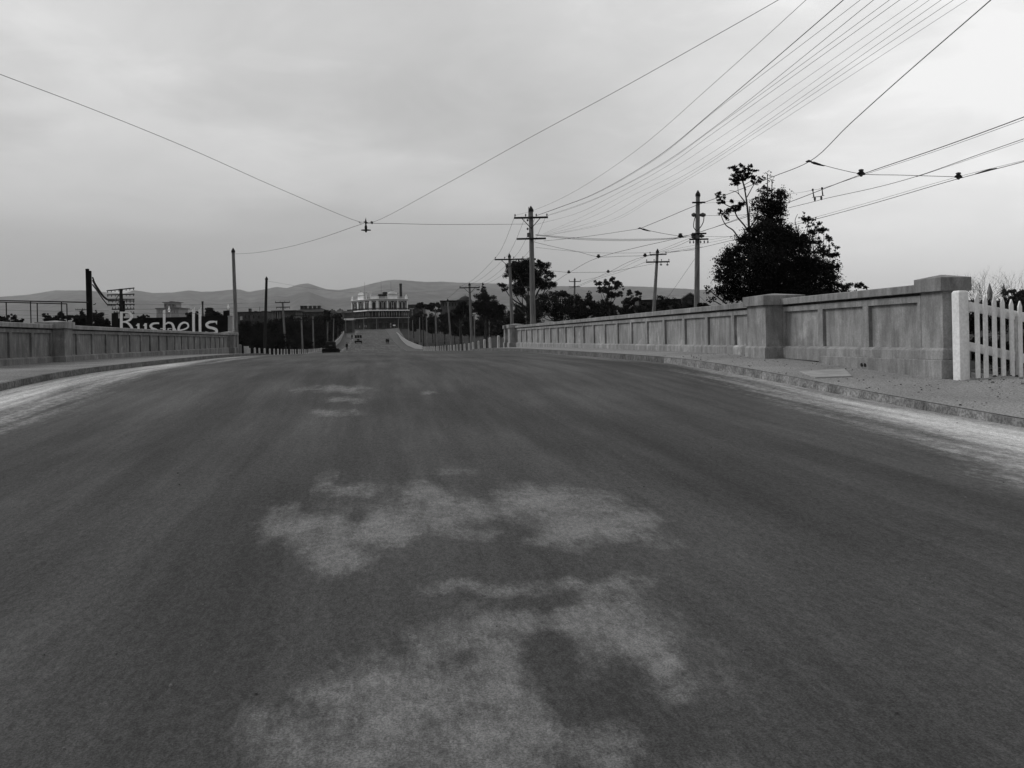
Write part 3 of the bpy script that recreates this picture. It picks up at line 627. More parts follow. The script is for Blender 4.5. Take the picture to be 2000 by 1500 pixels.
for key, bx, by, tx, ty, D, lab in (('r1', 927, 675, 926.3, 613, 200, 'thin tramway pole right of the braced-crossarm pole'), ('r2', 956, 660, 955.5, 609, 220, 'thin tramway pole nearest the far end of the right parapet'),
     ('r3', 904.5, 661, 905.2, 622, 300, 'small tramway pole midway along the grassy embankment'), ('r4', 886.3, 660, 886.4, 622, 330, 'small tramway pole before the dark conifers'),
     ('r5', 872, 656, 871.3, 613, 360, 'small tramway pole left of the conifers'), ('r6', 860, 653, 860.6, 613, 400, 'small tramway pole below the low domed hall'),
     ('r7', 838.5, 648, 838.3, 609, 430, 'tiny tramway pole under the umbrella pines'), ('r8', 945, 662, 946.3, 632, 260, 'short thin pole between two tramway poles'), ('r9', 822.5, 640, 822.6, 606, 470, 'tiny tramway pole left of the pine trunks')):
    pole(key, bx, by, tx, ty, D, .30 if D < 250 else .36, lab, [(ty+2, tx-2.5*300/max(D,200), tx+2.5*300/max(D,200), '')], cap=False)
pole('A2', 1034.5, 632, 1034.3, 577, 140, .30, 'thin pole seen just left of the tall pole trunk', [], cap=False)
pole('L1', 463, 690, 455.5, 492, 79, .36, 'tall bare leaning pole standing at the far end of the left parapet', [])
pole('L2', 517, 690, 520.5, 546, 102, .36, 'bare dark pole behind the left guard posts', [], m='dark_timber')
pole('L3', 558, 690, 552, 590, 140, .36, 'timber pole with two crossarms behind the left guard posts', [(591, 538, 567, '4'), (600, 540, 567, '4u')], cap=False)
pole('L4', 591.5, 690, 588.5, 619, 172, .34, 'pole with two rows of insulators before the dark trees on the left', [(616, 575, 602, '6u'), (624, 575, 602, '6u')], cap=False)
pole('L5', 612.5, 680, 611, 618, 195, .34, 'thin pole with a short crossarm among the dark trees on the left', [(624, 606, 618, '')], cap=False)
pole('L6', 651, 665, 652, 622, 260, .30, 'thin pole behind the dark motor car', [], cap=False)
pole('L7', 640, 655, 640.5, 628, 300, .28, 'very thin pole in the dark trees left of the rising road', [], cap=False)
pole('L8', 675.5, 646, 675, 622, 350, .28, 'slender pole at the top of the left footway', [(630, 671, 679, '')], cap=False)
pole('L9', 710.5, 641, 710.3, 619, 455, .30, 'slender pole before the left half of the hotel', [], cap=False)
pole('L10', 735.6, 641, 735.6, 622, 455, .30, 'slender pole before the hotel corner door', [], cap=False)
pole('L11', 778, 641, 778, 622, 440, .34, 'slender pole before the right half of the hotel', [], cap=False)
# poles just outside the picture that carry the lamp's span wires and the telephone wires
pole('Q1', 2560, 900, 2560, -200, 15.5, .36, 'timber pole on the right footway beyond the picket fence', [], zb=-1.0)
pole('Q2', -225, 700, -228, 40, dz(-225, 62, 8.6) if 'dz' in globals() else 23.0, .36, 'timber pole on the left beyond the picture edge', [], zb=-1.2)
b0 = POLES['Q1'][1]
# fittings on pole A and C
o, org, d, D, r = POLES['A']
b = MB(); t = np.array(P(1032.5, 404, D))-org; b.tube([t, np.array(P(1032.5, 428, D))-org], .022, 6); b.build('lightning_rod', 'iron', o)
for py in (430, 447): b = MB(); q = np.array(P(1030.5, py, D))-org; b.tube([q+np.array([0, 0, -.08]), q, q+np.array([0, 0, .08])], [.04, .08, .04], 8); b.build('insulator', 'porcelain', o)
b = MB(); q = np.array(P(1033.5, 459, D))-org; b.tube([q+np.array([0, 0, -.14]), q+np.array([0, 0, .14])], .15, 10); b.build('strain_insulator', 'porcelain', o)
o, org, d, D, r = POLES['C']
for xa, xb in ((1351, 1359), (1367, 1378)):
    b = MB(); b.tube([np.array(P(xa, 420, D))-org, np.array(P((xa+xb)/2, 419.5, D))-org, np.array(P(xb, 420, D))-org], [.08, .15, .08], 10); b.build('strain_insulator', 'porcelain', o)
b = MB(); b.bar(np.array(P(1351, 421, D))-org, np.array(P(1378, 421, D))-org, .06, .06); b.build('crossarm', 'dark_timber', o)
for pts in (((1358, 422), (1355, 436), (1355, 444), (1361, 452)), ((1375, 422), (1374, 432), (1370, 441), (1362, 451))):
    b = MB(); b.tube(catmull([np.array(P(x, y, D-.3))-org for x, y in pts], 5), .028, 6); b.build('cable_loop', 'wire', o)
for x, y in ((1355, 459), (1370, 461), (1356, 463)): b = MB(); q = np.array(P(x, y, D))-org; b.tube([q+np.array([-.18, 0, 0]), q, q+np.array([.18, 0, 0])], [.06, .13, .06], 8); b.build('strain_insulator', 'porcelain', o)
o, org, d, D, r = POLES['D']
for x in (1291, 1303.5):
    b = MB(); q = np.array(P(x, 516, D))-org; b.tube([q+np.array([0, 0, .15]), q, q+np.array([0, 0, -.02]), q+np.array([0, 0, -.12])], [.02, .04, .13, .07], 8); b.build('insulator', 'porcelain', o)

# ================================================================ WIRES
WR = .0105
def wire(pts, label, r=WR, name='overhead_wire', cat='wire', group='overhead wires', n=6, m='wire'):
    w_ = [P(*p) if len(p) == 3 else p[0] for p in pts]
    b = MB(); c = catmull(w_, n) if len(w_) > 2 else [np.array(q, float) for q in w_]
    # a wire keeps a little more thickness where it is far away so that it stays a cable bundle
    b.tube(c, r if hasattr(r, '__len__') else r, 5); o = b.build(name, m); return tag(o, label, cat, group)
def dz(px, py, z):      # depth of a pixel on the level z
    return (z-EYE)/ray(px, py)[2]
def zw(px, py, z): return (px, py, dz(px, py, z))
qx, qy, qz = b0
def tel(i, pts, z0, z1, label, r=WR):
    r *= .66
    """telephone wires: start on pole A, rise out of the picture to the pole beyond the picket fence"""
    n = len(pts); out = []
    for k, (px, py) in enumerate(pts):
        if k == 0: out.append((px, py, 63.8)); continue
        t = k/(n-1); out.append(zw(px, py, z0+(z1-z0)*t))
    pl = np.array(P(*out[-1])); pp = np.array(P(*out[-2])); dd = (pl-pp)/np.linalg.norm(pl-pp); e = pl+dd*9; e[2] = max(e[2]-.2, z1)
    out.append((tuple(e),)); return wire(out, label, r)
tel(0, [(1006, 421), (1040, 411.5), (1111, 380), (1240, 296), (1400, 157.5), (1574, 0)], 9.0, 8.6, 'topmost thin wire of the fan rising right from the tall pole', .010)
tel(1, [(1048, 421), (1095, 404), (1157.5, 380), (1280, 309), (1400, 211.5), (1647, 0)], 9.0, 8.6, 'darkest thick wire of the fan rising right from the tall pole', .017)
tel(2, [(1049, 421), (1098, 403.5), (1160, 380), (1282, 310), (1400, 214), (1680, 0)], 9.0, 8.6, 'thin wire just below the darkest wire of the fan', .009)
tel(3, [(1068, 421), (1120, 404), (1180.6, 380), (1290, 322), (1400, 244.5), (1706, 0)], 9.0, 8.6, 'fourth wire from the top of the fan above the tall pole', .011)
tel(4, [(1068, 422), (1122, 405), (1183, 380), (1292, 323), (1400, 246.5), (1737, 0)], 9.0, 8.5, 'fifth wire from the top of the fan, almost doubling the fourth', .009)
tel(5, [(1045, 439), (1120, 419), (1201.6, 380), (1300, 326), (1400, 255), (1757, 0)], 8.5, 8.2, 'sixth wire from the top of the fan, leaving the pole below the crossarm', .009)
tel(6, [(1060, 457), (1140, 422), (1220, 380), (1310, 332), (1400, 273), (1793, 0)], 7.9, 7.9, 'seventh wire from the top of the fan, very faint', .0065)
tel(7, [(1062, 458), (1150, 426), (1239, 380), (1320, 340), (1400, 292), (1815, 0)], 7.9, 7.9, 'eighth wire from the top of the fan, very faint', .0065)
tel(8, [(1064, 459), (1160, 433), (1261.5, 380), (1330, 346), (1400, 304), (1838, 0)], 7.9, 7.9, 'ninth wire from the top of the fan', .0075)
tel(9, [(1066, 460), (1170, 438), (1283, 380), (1342, 346), (1400, 309), (1862, 0)], 7.9, 7.8, 'tenth wire from the top of the fan', .0075)
tel(10, [(1066, 460.5), (1174, 440), (1286, 382), (1344, 350), (1400, 316.5), (1889, 0)], 7.9, 7.7, 'lowest wire of the fan rising right from the tall pole', .0065)
# street lamp and its four stays
LD = 45; lx, ly = 714.3, 450
lp0 = np.array(P(714.3, 426, LD)); lz = lambda py: P(714.3, py, LD)[2]-lp0[2]
lamp = empty('street_lamp', tuple(map(float, lp0)), 'dark street lamp with a wide flat shade hung from span wires over the road', 'street lamp')
b = MB(); b.lathe((0, 0, 0), [(.002, .03), (.03, -.1), (.045, lz(433)), (.05, lz(437)), (.03, lz(438.5)), (.035, lz(440))], 12); b.build('hanger', 'iron', lamp)
b = MB(); b.tube([(-.11, 0, lz(433.5)), (0, 0, lz(434)), (.11, 0, lz(436))], [.02, .045, .02], 8); b.build('clamp', 'iron', lamp)
b = MB(); b.lathe((0, 0, 0), [(.03, lz(439)), (.062, lz(442)), (.066, lz(445.5)), (.05, lz(448))], 14); b.build('lamp_housing', 'iron', lamp)
b = MB(); b.lathe((0, 0, 0), [(.05, lz(447.4)), (.09, lz(448.2)), (.245, lz(449)), (.245, lz(449.9)), (.09, lz(449.3))], 24); b.build('lamp_shade', 'iron', lamp)
b = MB(); b.lathe((0, 0, 0), [(.045, lz(449.3)), (.055, lz(451)), (.045, lz(453)), (.01, lz(454.3))], 12); b.build('bulb', 'porcelain', lamp)
b = MB(); b.tube([P(724.5, 432.5, LD), P(726.3, 434.6, LD), P(728, 437, LD)], [.03, .075, .03], 8); b.xf(lambda x, y, z: (x-lp0[0], y-lp0[1], z-lp0[2])); b.build('strain_insulator', 'porcelain', lamp)
b = MB(); b.tube([P(701, 433, LD), P(702.7, 435.5, LD), P(706, 435.7, LD)], [.012, .02, .012], 6); b.xf(lambda x, y, z: (x-lp0[0], y-lp0[1], z-lp0[2])); b.build('hook', 'iron', lamp)
wire([(712, 434, LD), (700, 432.5, LD-.6), zw(540, 366, 6.85), zw(360, 286, 7.35), zw(180, 213, 7.8), zw(0, 145, 8.2), zw(-220, 62, 8.6)], 'long span wire from the hanging lamp up to the left edge', .0085, name='span_wire')
wire([(716, 435, LD), (731, 433, LD-.6), zw(870, 360, 6.9), zw(1040, 266, 7.4), zw(1200, 180, 7.8), zw(1370, 85, 8.2), zw(1520, 0, 8.5), zw(1700, -105, 8.8)], 'long span wire from the hanging lamp up to the top edge', .0075, name='span_wire')
wire([(711, 436, LD), (690, 443, 48), (620, 467, 58), (560, 483, 66), (500, 493.5, 73), (457, 496, 78.6)], 'sagging span wire from the hanging lamp to the bare left pole', .011, name='span_wire')
wire([(717, 436, LD), (760, 436.5, 48), (860, 438.5, 54), (960, 438.3, 59.5), (1033, 437.5, 63.7)], 'level span wire from the hanging lamp to the tall right pole', .011, name='span_wire')
# pole to pole wires
for k, (xa, xb, xc, nm) in enumerate(((1006, 968, 899, 'first'), (1027, 987, 908.5, 'second'), (1047, 1004, 926.5, 'third'), (1067, 1022, 936, 'fourth'))):
    za = P(xa, 421, 64); zb_ = P(xb, 503, 88); zc_ = P(xc, 560, 120); m1_ = tuple((np.array(za)+np.array(zb_))/2-np.array([0, 0, .35])); m2_ = tuple((np.array(zb_)+np.array(zc_))/2-np.array([0, 0, .4]))
    wire([(za,), (m1_,), (zb_,), (m2_,), (zc_,)], '%s wire from the left descending from the tall pole to the far poles' % nm, .010)
for a, c_, lab in (((900, 560, 120), (861, 587, 165), 'wire between the left crossarm tips of the two far right poles'), ((935, 560, 120), (888, 587, 165), 'wire between the right crossarm tips of the two far right poles'), ((861, 587, 165), (844, 607, 190), 'wire descending to the bare pole before the umbrella pines'),
                   ((888, 587, 165), (838, 620, 215), 'wire descending to the pole under the umbrella pines')):
    p, q = np.array(P(*a)), np.array(P(*c_)); wire([(tuple(p),), (tuple((p+q)/2-np.array([0, 0, .35])),), (tuple(q),)], lab, .011)
# tramway overhead
wire([zw(1060, 566, 6.0), zw(1086, 549, 6.0), zw(1111, 533, 6.0), zw(1169, 503, 6.0), zw(1250, 482, 5.95), zw(1329, 464, 6.0), zw(1420, 436, 5.95), zw(1533, 398, 5.95), zw(1682, 341, 6.0), zw(1840, 287, 5.97), zw(2000, 228.5, 6.0), zw(2200, 150, 6.0)], 'near dark tram wire running from the pines to the right edge', .013, name='tram_wire', group='tramway overhead wires')
wire([zw(1110, 565, 6.0), zw(1134, 556, 6.0), zw(1188, 532, 6.0), zw(1260, 501, 6.0), zw(1357, 486, 5.9), zw(1420, 471.5, 5.95), zw(1540, 442, 6.0), zw(1700, 399, 5.95), zw(1872, 349, 6.0), zw(2000, 315.5, 6.0), zw(2200, 255, 6.0)], 'far tram wire passing the lower clamp to the right edge', .012, name='tram_wire', group='tramway overhead wires')
wire([zw(1262, 499, 6.1), zw(1340, 482, 6.1), zw(1420, 467, 6.15), zw(1540, 438, 6.2), zw(1700, 394.5, 6.15), zw(1872, 345, 6.1), zw(2000, 313.5, 6.05)], 'thin wire laid just above the far tram wire', .006, name='tram_wire', group='tramway overhead wires')
wire([(1376, 397, 60), zw(1448, 391.5, 9.4), zw(1540, 379, 9.0), (1586, 371.5, 38), zw(1605, 368, 6.7), zw(1682, 343, 6.3), zw(1840, 291, 6.2), zw(2000, 233.5, 6.15)], 'feeder wire from the top crossarm of the tramway pole, fading beside the near tram wire', .006, name='feeder_wire', group='tramway overhead wires')
wire([(1372, 452, 59.7), zw(1420, 435, 6.9), zw(1480, 413, 6.6), zw(1540, 398, 6.35)], 'wire running right from the tramway pole into the big tree', .010, name='feeder_wire', group='tramway overhead wires')
wire([zw(1540, 406, 5.7), zw(1591, 393.5, 5.6), zw(1609, 388.5, 5.55), zw(1720, 364, 5.4), zw(1795, 343, 5.35), zw(1900, 306, 5.3), zw(2000, 271, 5.25)], 'middle feeder wire hung below the pair of hangers', .009, name='feeder_wire', group='tramway overhead wires')
wire([zw(1790, 345.5, 5.3), zw(1900, 309, 5.25), zw(2000, 275, 5.2)], 'thin wire doubling the middle feeder at the right edge', .005, name='feeder_wire', group='tramway overhead wires')
wire([(1378, 421, 60), (1440, 420.5, 56), (1500, 414, 52)], 'wire from the second crossarm of the tramway pole to the tree', .010, name='feeder_wire', group='tramway overhead wires')
wire([(1376, 462, 60), (1440, 461.5, 57), (1480, 455, 55)], 'wire from the third crossarm of the tramway pole to the tree', .009, name='feeder_wire', group='tramway overhead wires')
wire([(1382, 469, 60), (1430, 461, 57), (1490, 448, 54)], 'thin wire from the lowest crossarm of the tramway pole', .006, name='feeder_wire', group='tramway overhead wires')
J = {'j1': (1250, 446.5, 52), 'j2': (1329, 461.5, 51), 'j3': (1580, 316, 34), 'j4': (1682, 339.5, 33), 'j5': (1872, 345.5, 34), 'k1': (1169, 501.5, 63), 'k2': (1260, 499.5, 63), 'l1': (1111, 532, 78), 'l2': (1188, 531, 78)}
wire([(1062, 470.5, 64), (1100, 467, 61), (1160, 460, 57), J['j1']], 'wire from the lower crossarm of the tall pole to the span clamp', .011, name='span_wire')
wire([J['j1'], (1300, 426, 48), (1355, 403, 44), (1430, 376, 40), (1510, 345, 36.5), J['j3'], (1660, 242, 29), (1760, 152, 25.5), (1935, 0, 21), (2030, -84, 19)], 'dark stay wire passing two clamps and leaving through the top right corner', .013, name='span_wire')
wire([J['j1'], (1290, 455, 51.5), J['j2']], 'short span wire between the two upper clamps left of the tramway pole', .012, name='span_wire')
wire([J['j2'], (1352, 458.5, 60)], 'short wire from the span clamp to the tramway pole', .011, name='span_wire')
wire([J['j3'], (1598, 320, 33.8), (1640, 331, 33.3), J['j4'], (1760, 342, 33.4), J['j5']], 'span wire joining three clamps above the tram wires at the right', .0105, name='span_wire')
wire([(1044, 473, 64), (1091, 484, 63.7), (1130, 492, 63.4), J['k1'], (1215, 500.5, 63), J['k2'], (1284, 499, 85)], 'span wire from the tall pole sagging through two clamps to the second tramway pole', .0115, name='span_wire')
wire([(1078, 529, 78), J['l1'], (1150, 532, 78), J['l2'], (1230, 524, 80), (1277, 515, 84.7)], 'lower span wire through two clamps to the second tramway pole', .012, name='span_wire')
for k, dy in enumerate((0, 1.6, 3.2)):
    wire([(1046, 458+dy*.5, 64), (1120, 464+dy, 62.8), (1200, 467+dy, 61.5), (1290, 466+dy*.8, 60.5), (1350, 462, 60)], '%s cable of the sagging triple span between the tall pole and the tramway pole' % ('upper', 'middle', 'lower')[k], .010, name='span_wire')
wire([(1046, 483, 64), (1100, 489, 63), (1160, 493.5, 62), (1240, 494, 61), (1300, 492, 60.5), (1359, 488, 60)], 'thin low wire sagging from the tall pole to the tramway pole', .008, name='span_wire')
wire([(1352, 463, 60), (1320, 476, 72), (1286, 490, 84.8)], 'wire from the tramway pole down to the top of the second tramway pole', .010, name='feeder_wire', group='tramway overhead wires')
wire([(1346, 470, 60), (1320, 481.5, 70), (1290, 491, 84.8)], 'wire from the lowest crossarm of the tramway pole to the second tramway pole', .011, name='feeder_wire', group='tramway overhead wires')
wire([(1372, 482, 60), (1330, 488, 68), (1300, 495, 84.8)], 'wire passing behind the tramway pole to the upper crossarm of the second pole', .009, name='feeder_wire', group='tramway overhead wires')
wire([(1262, 511, 85), (1215, 530, 100), (1164, 546, 118), (1133, 559, 130)], 'feeder wire from the second to the third tramway pole', .012, name='feeder_wire', group='tramway overhead wires')
wire([(1270, 497, 85), (1235, 514, 95), (1190, 535, 110), (1132, 549, 130)], 'upper feeder wire from the second to the third tramway pole', .010, name='feeder_wire', group='tramway overhead wires')
wire([(1358, 504, 60), (1310, 573, 70), (1302, 583, 72)], 'straight guy wire slanting down left from the tramway pole', .009, name='guy_wire')
wire([(1365, 577, 60), (1385, 597, 59)], 'short guy wire at the foot of the tramway pole', .009, name='guy_wire')
wire([(523, 549, 102), (600, 562, 112), (690, 571.5, 140), (760, 574, 170), (860, 568, 200), (917, 562, 121)], 'long thin wire from the bare left pole past the hotel roof', .009, name='overhead_wire')
for k, (y0_, y1_, y2_) in enumerate(((594, 592, 590), (604, 601, 598), (612, 609, 606))):
    wire([(262, y0_, 85), (400, y1_+3, 105), (480, y1_, 120), (540, y2_+2, 140)], '%s faint telegraph wire from the many-armed pole to the twin-armed pole' % ('upper', 'middle', 'lower')[k], .010)
for k, (ya, yb) in enumerate(((604, 609), (614, 616), (622, 621))):
    wire([(-40, ya, 85), (90, (ya+yb)/2+1, 88), (212, yb-2, 85)], '%s faint telegraph wire crossing to the left edge behind the pipe rails' % ('upper', 'middle', 'lower')[k], .009)
# clamps on the span wires
def clamp(key, label, r=.07):
    p = np.array(P(*J[key])); e = empty('wire_clamp', tuple(p), label, 'wire clamp', 'clamps on the tram span wires')
    b = MB(); b.tube([(-.16, 0, 0), (-.05, 0, .02), (.05, 0, .02), (.16, 0, -.02)], [.02, r*.8, r*.8, .02], 8); b.build('ear', 'iron', e)
    b = MB(); b.lathe((0, 0, 0), [(.03, -.1), (r*.6, -.06), (r*.7, .03), (.02, .05), (.035, .08), (r*.9, .11), (r*.9, .15), (.02, .17)], 10); b.build('bell', 'porcelain', e)
clamp('j4', 'knobbed clamp where the span wire crosses the near tram wire, right of the big tree', .10); clamp('j5', 'rightmost knobbed clamp on the span wire', .10); clamp('j2', 'star shaped clamp just left of the tramway pole', .12)
for key, lab in (('k1', 'small clamp midway between the tall pole and the second tramway pole'), ('k2', 'small clamp beside the second tramway pole top'), ('l1', 'lowest clamp beside the round-crowned pine'), ('l2', 'low clamp above the leafy gum tree')): clamp(key, lab, .11)
for key, lab in (('j1', 'forked clamp where the stay wire meets the short span, left of the tramway pole'), ('j3', 'forked clamp where the dark stay wire turns up to the top edge')):
    p = np.array(P(*J[key])); e = empty('wire_clamp', tuple(p), lab, 'wire clamp', 'clamps on the tram span wires')
    b = MB(); b.tube([(-.12, 0, 0), (0, 0, .03), (.1, 0, .01)], [.02, .05, .025], 8); b.build('ear', 'iron', e)
    b = MB(); b.tube([(.1, 0, -.02), (.2, 0, -.04), (.42, 0, -.1), (.6, 0, -.15)], [.03, .05, .04, .015], 8); b.build('turnbuckle', 'iron', e)
# pair of hangers
e0 = P(1597, 381, 38); hang = empty('wire_hanger', e0, 'pair of insulated hangers linked by a bar, right of the big tree', 'wire hanger')
def loc_(p): return (p[0]-e0[0], p[1]-e0[1], p[2]-e0[2])
for xa, ya, xb, yb in ((1587.5, 371, 1589.5, 385), (1605.5, 368, 1607, 382)):
    b = MB(); a_, c_ = loc_(P(xa, ya, 38)), loc_(P(xb, yb, 38)); b.tube([a_, c_], [.02, .03], 6); b.tube([(a_[0], a_[1], a_[2]-.04), a_, (a_[0], a_[1], a_[2]+.05)], [.03, .05, .03], 8); b.build('hanger_rod', 'iron', hang)
b = MB(); b.tube([loc_(P(1590, 385, 38)), loc_(P(1604, 383.5, 38))], .015, 6); b.tube([loc_(P(1586, 386, 38)), loc_(P(1590, 386, 38))], .01, 6); b.tube([loc_(P(1604, 382.5, 38)), loc_(P(1610, 382, 38))], .01, 6); b.build('link_bar', 'iron', hang)
for xa, ya in ((1591.5, 388.5), (1604, 386.5)):
    b = MB(); q = loc_(P(xa, ya, 38)); b.tube([(q[0], q[1], q[2]+.08), q, (q[0], q[1], q[2]-.09)], [.03, .05, .03], 8); b.build('insulator', 'porcelain', hang)
b = MB(); b.tube([P(1906, 339.5, 31.5), P(1930, 332.5, 30.7), P(1946, 329, 30.2)], [.02, .035, .02], 8); tag(b.build('wire_splice', 'iron'), 'dark thickened splice on the far tram wire at the right edge', 'wire splice')

# ================================================================ LEFT: double post, telegraph pole, pipe rails
DB = 72; p = np.array(P(176, 632, DB)); zg = float(terr(np.array(p[0]), np.array(p[1]))); base = np.array([p[0], p[1], zg])
dp = empty('terminal_post', tuple(base), 'pair of thick black posts bolted together behind the left parapet', 'post')
for xa, xb, ty in ((171.5, 177, 525), (177.3, 181.5, 529)):
    a_ = np.array(P(xa, 632, DB))-base; c_ = np.array(P(xb, 632, DB))-base; t_ = P(xa, ty, DB)[2]-zg
    b = MB(); b.bar(((a_[0]+c_[0])/2, (a_[1]+c_[1])/2, -.5), ((a_[0]+c_[0])/2-.06, (a_[1]+c_[1])/2, t_), np.linalg.norm(c_-a_), .25, up=(0, 1, 0)); b.build('post', 'board_black', dp, bevel=.01)
b = MB(); q = [np.array(P(x, y, DB))-base for x, y in ((182, 595), (185, 594.8), (187, 592.5))]; b.tube(q, .03, 6); b.build('hook', 'iron', dp)
for k, (pts, r_, lab) in enumerate(((((181, 542), (186, 554), (200, 575), (208, 583), (218, 586), (226, 584), (232, 576)), .06, 'thick black cable drooping from the paired posts to the telegraph pole'),
                  (((181, 556), (192, 571), (204, 588), (212, 596), (222, 597), (230, 592), (234, 586)), .05, 'lower black cable drooping from the paired posts'),
                  (((181, 548), (189, 563), (202, 580), (212, 587), (222, 588), (233, 583)), .05, 'middle black cable drooping from the paired posts'))):
    wire([(x, y, DB+(125-DB)*i/(len(pts)-1)) for i, (x, y) in enumerate(pts)], lab, r_, name='drooping_cable', cat='cable', group='cables drooping to the telegraph pole')
TD = 126; p = np.array(P(238, 628, TD)); zg = float(terr(np.array(p[0]), np.array(p[1]))); base = np.array([p[0], p[1], zg])
tp = empty('telegraph_pole', tuple(base), 'black telegraph pole crowded with seven insulated crossarms behind the sign', 'telegraph pole')
def tb(x, y, dd=0.0): return np.array(P(x, y, TD+dd))-base
b = MB(); b.tube([(0, 0, -.5), tb(237.5, 600), tb(236, 564)], [.30, .24, .2], 12); b.build('pole_shaft', 'dark_timber', tp)
b = MB(); a_, c_ = tb(234, 618), tb(243, 588); b.box(a_[0], c_[0], -.1, .25, min(a_[2], c_[2]), max(a_[2], c_[2])); b.build('cable_box', 'board_black', tp, bevel=.01)
for xl, yl, xr, yr, up in ((208.5, 568, 262.5, 562.5, 1), (209, 576, 262.5, 574.5, 1), (211, 584.5, 262.5, 584.5, 1), (211, 587, 262.5, 588, 1), (209, 594.5, 263, 594.5, 1), (218.5, 604, 262.5, 603.8, -1), (222, 611, 262.5, 612, -1)):
    b = MB(); a_, c_ = tb(xl, yl, -.2), tb(xr, yr, -.2); b.bar(a_, c_, .1, .15); arm = b.build('crossarm', 'dark_timber', tp)
    for k in range(8):
        if k in (3, 4) and xl > 215: continue
        q = MB(); p_ = a_+(c_-a_)*(.03+.94*k/7.0); sgn_ = -1 if up > 0 else 1
        q.tube([p_+np.array([0, 0, .05*sgn_]), p_+np.array([0, 0, .26*sgn_])], [.04, .06], 6); q.build('insulator', 'iron', arm)
PD = 66
pr_ = empty('pipe_rail', P(60, 625, PD), 'black pipe railing frame standing behind the left parapet', 'railing'); po = np.array(pr_.location)
def pp_(x, y): return np.array(P(x, y, PD))-po
b = MB(); b.tube([pp_(-140, 584.5), pp_(0, 587), pp_(172, 590.5)], .042, 8); b.build('top_rail', 'iron', pr_)
b = MB(); b.tube([pp_(-140, 587.5), pp_(0, 590), pp_(131, 593.5)], .036, 8); b.build('lower_rail', 'iron', pr_)
for x, y in ((12, 590), (59.5, 588), (72.5, 592), (120, 589.5), (130.5, 593.5), (-50, 588)):
    b = MB(); q = pp_(x, y); b.tube([q, (q[0]+.05, q[1], -9.0)], .040, 8); b.build('upright', 'iron', pr_)
# small distant bare-armed pole on the left
pole('S1', 160.5, 630, 161, 602, 180, .3, 'small distant telegraph pole left of the paired black posts', [(605, 148, 171, '6')], cap=False)

# ================================================================ PAINTED SIGN
SD = 110.0; s0 = np.array(P(330, 640, SD)); 
sgn = empty('painted_sign', (float(s0[0]), float(s0[1]), float(s0[2])), 'black painted wall sign with big white letters behind the left parapet', 'sign')
ux = np.array([math.cos(TH), -math.sin(TH), 0]); uy = np.array([math.sin(TH), math.cos(TH), 0])
kx = SD/FPX
def sg(px, py, dep=0.0):        # point on the sign plane given in photograph pixels
    q = np.array(P(px, py, SD))-s0; return q+uy*dep
def sprism(b, poly, d0, d1):
    n = len(poly); b.add([sg(x, y, d0) for x, y in poly]+[sg(x, y, d1) for x, y in poly], [tuple(range(n)), tuple(range(2*n-1, n-1, -1))]+[(i, i+n, (i+1) % n+n, (i+1) % n) for i in range(n)])
b = MB(); sprism(b, [(218, 700), (218, 611.5), (228, 611.5), (228, 622), (240, 621.5), (300, 620.5), (360, 619), (436, 616.5), (436, 606.8), (446, 606.5), (446, 700)], 0, .5); b.build('board', 'board_black', sgn)
b = MB(); sprism(b, [(445.5, 700), (445.5, 618), (453, 618), (453, 700)], -.06, .4)
sprism(b, [(444.8, 616.8), (453.6, 616.4), (453.6, 618.2), (444.8, 618.6)], -.1, .44)
b.build('corner_post', 'letter_grey', sgn)
def ux_(px): return (px*1.0/6+220)
def uy_(py): return (py*1.0/6+470)
def stroke(pts, wd, nrm=True):
    """variable width stroke in zoomed sign units; wd list or number"""
    q = catmull([np.array([x, y, 0.0]) for x, y in pts], 8) if len(pts) > 2 else [np.array([x, y, 0.0]) for x, y in pts]
    m = len(q); wv = np.interp(np.linspace(0, 1, m), np.linspace(0, 1, len(wd)), wd) if hasattr(wd, '__len__') else [wd]*m
    wv = np.array(wv)*1.14
    Lp, Rp = [], []
    for i in range(m):
        d = q[min(i+1, m-1)]-q[max(i-1, 0)]; d /= np.linalg.norm(d); n_ = np.array([-d[1], d[0], 0])
        Lp.append(q[i]+n_*wv[i]/2); Rp.append(q[i]-n_*wv[i]/2)
    return Lp, Rp
def letter(strokes, polys=()):
    b = MB()
    for si, (pts, wd) in enumerate(strokes):
        Lp, Rp = stroke(pts, wd); m = len(Lp); dd = -.035-.004*si
        vs = []
        for A_ in (Lp, Rp):
            for dep in (dd, .002):
                vs += [sg(ux_(p[0]), uy_(p[1]), dep) for p in A_]
        fs = []
        for i in range(m-1):
            fs += [(i, i+1, 2*m+i+1, 2*m+i), (i, m+i, m+i+1, i+1), (2*m+i, 2*m+i+1, 3*m+i+1, 3*m+i)]
        fs += [(0, 2*m, 3*m, m), (m-1, 2*m-1, 4*m-1, 3*m-1)]
        b.add(vs, fs)
    for pi, poly in enumerate(polys): sprism(b, [(ux_(x), uy_(y)) for x, y in poly], -.055-.004*pi, .002)
    return b.build('letter', 'letter_white', sgn)
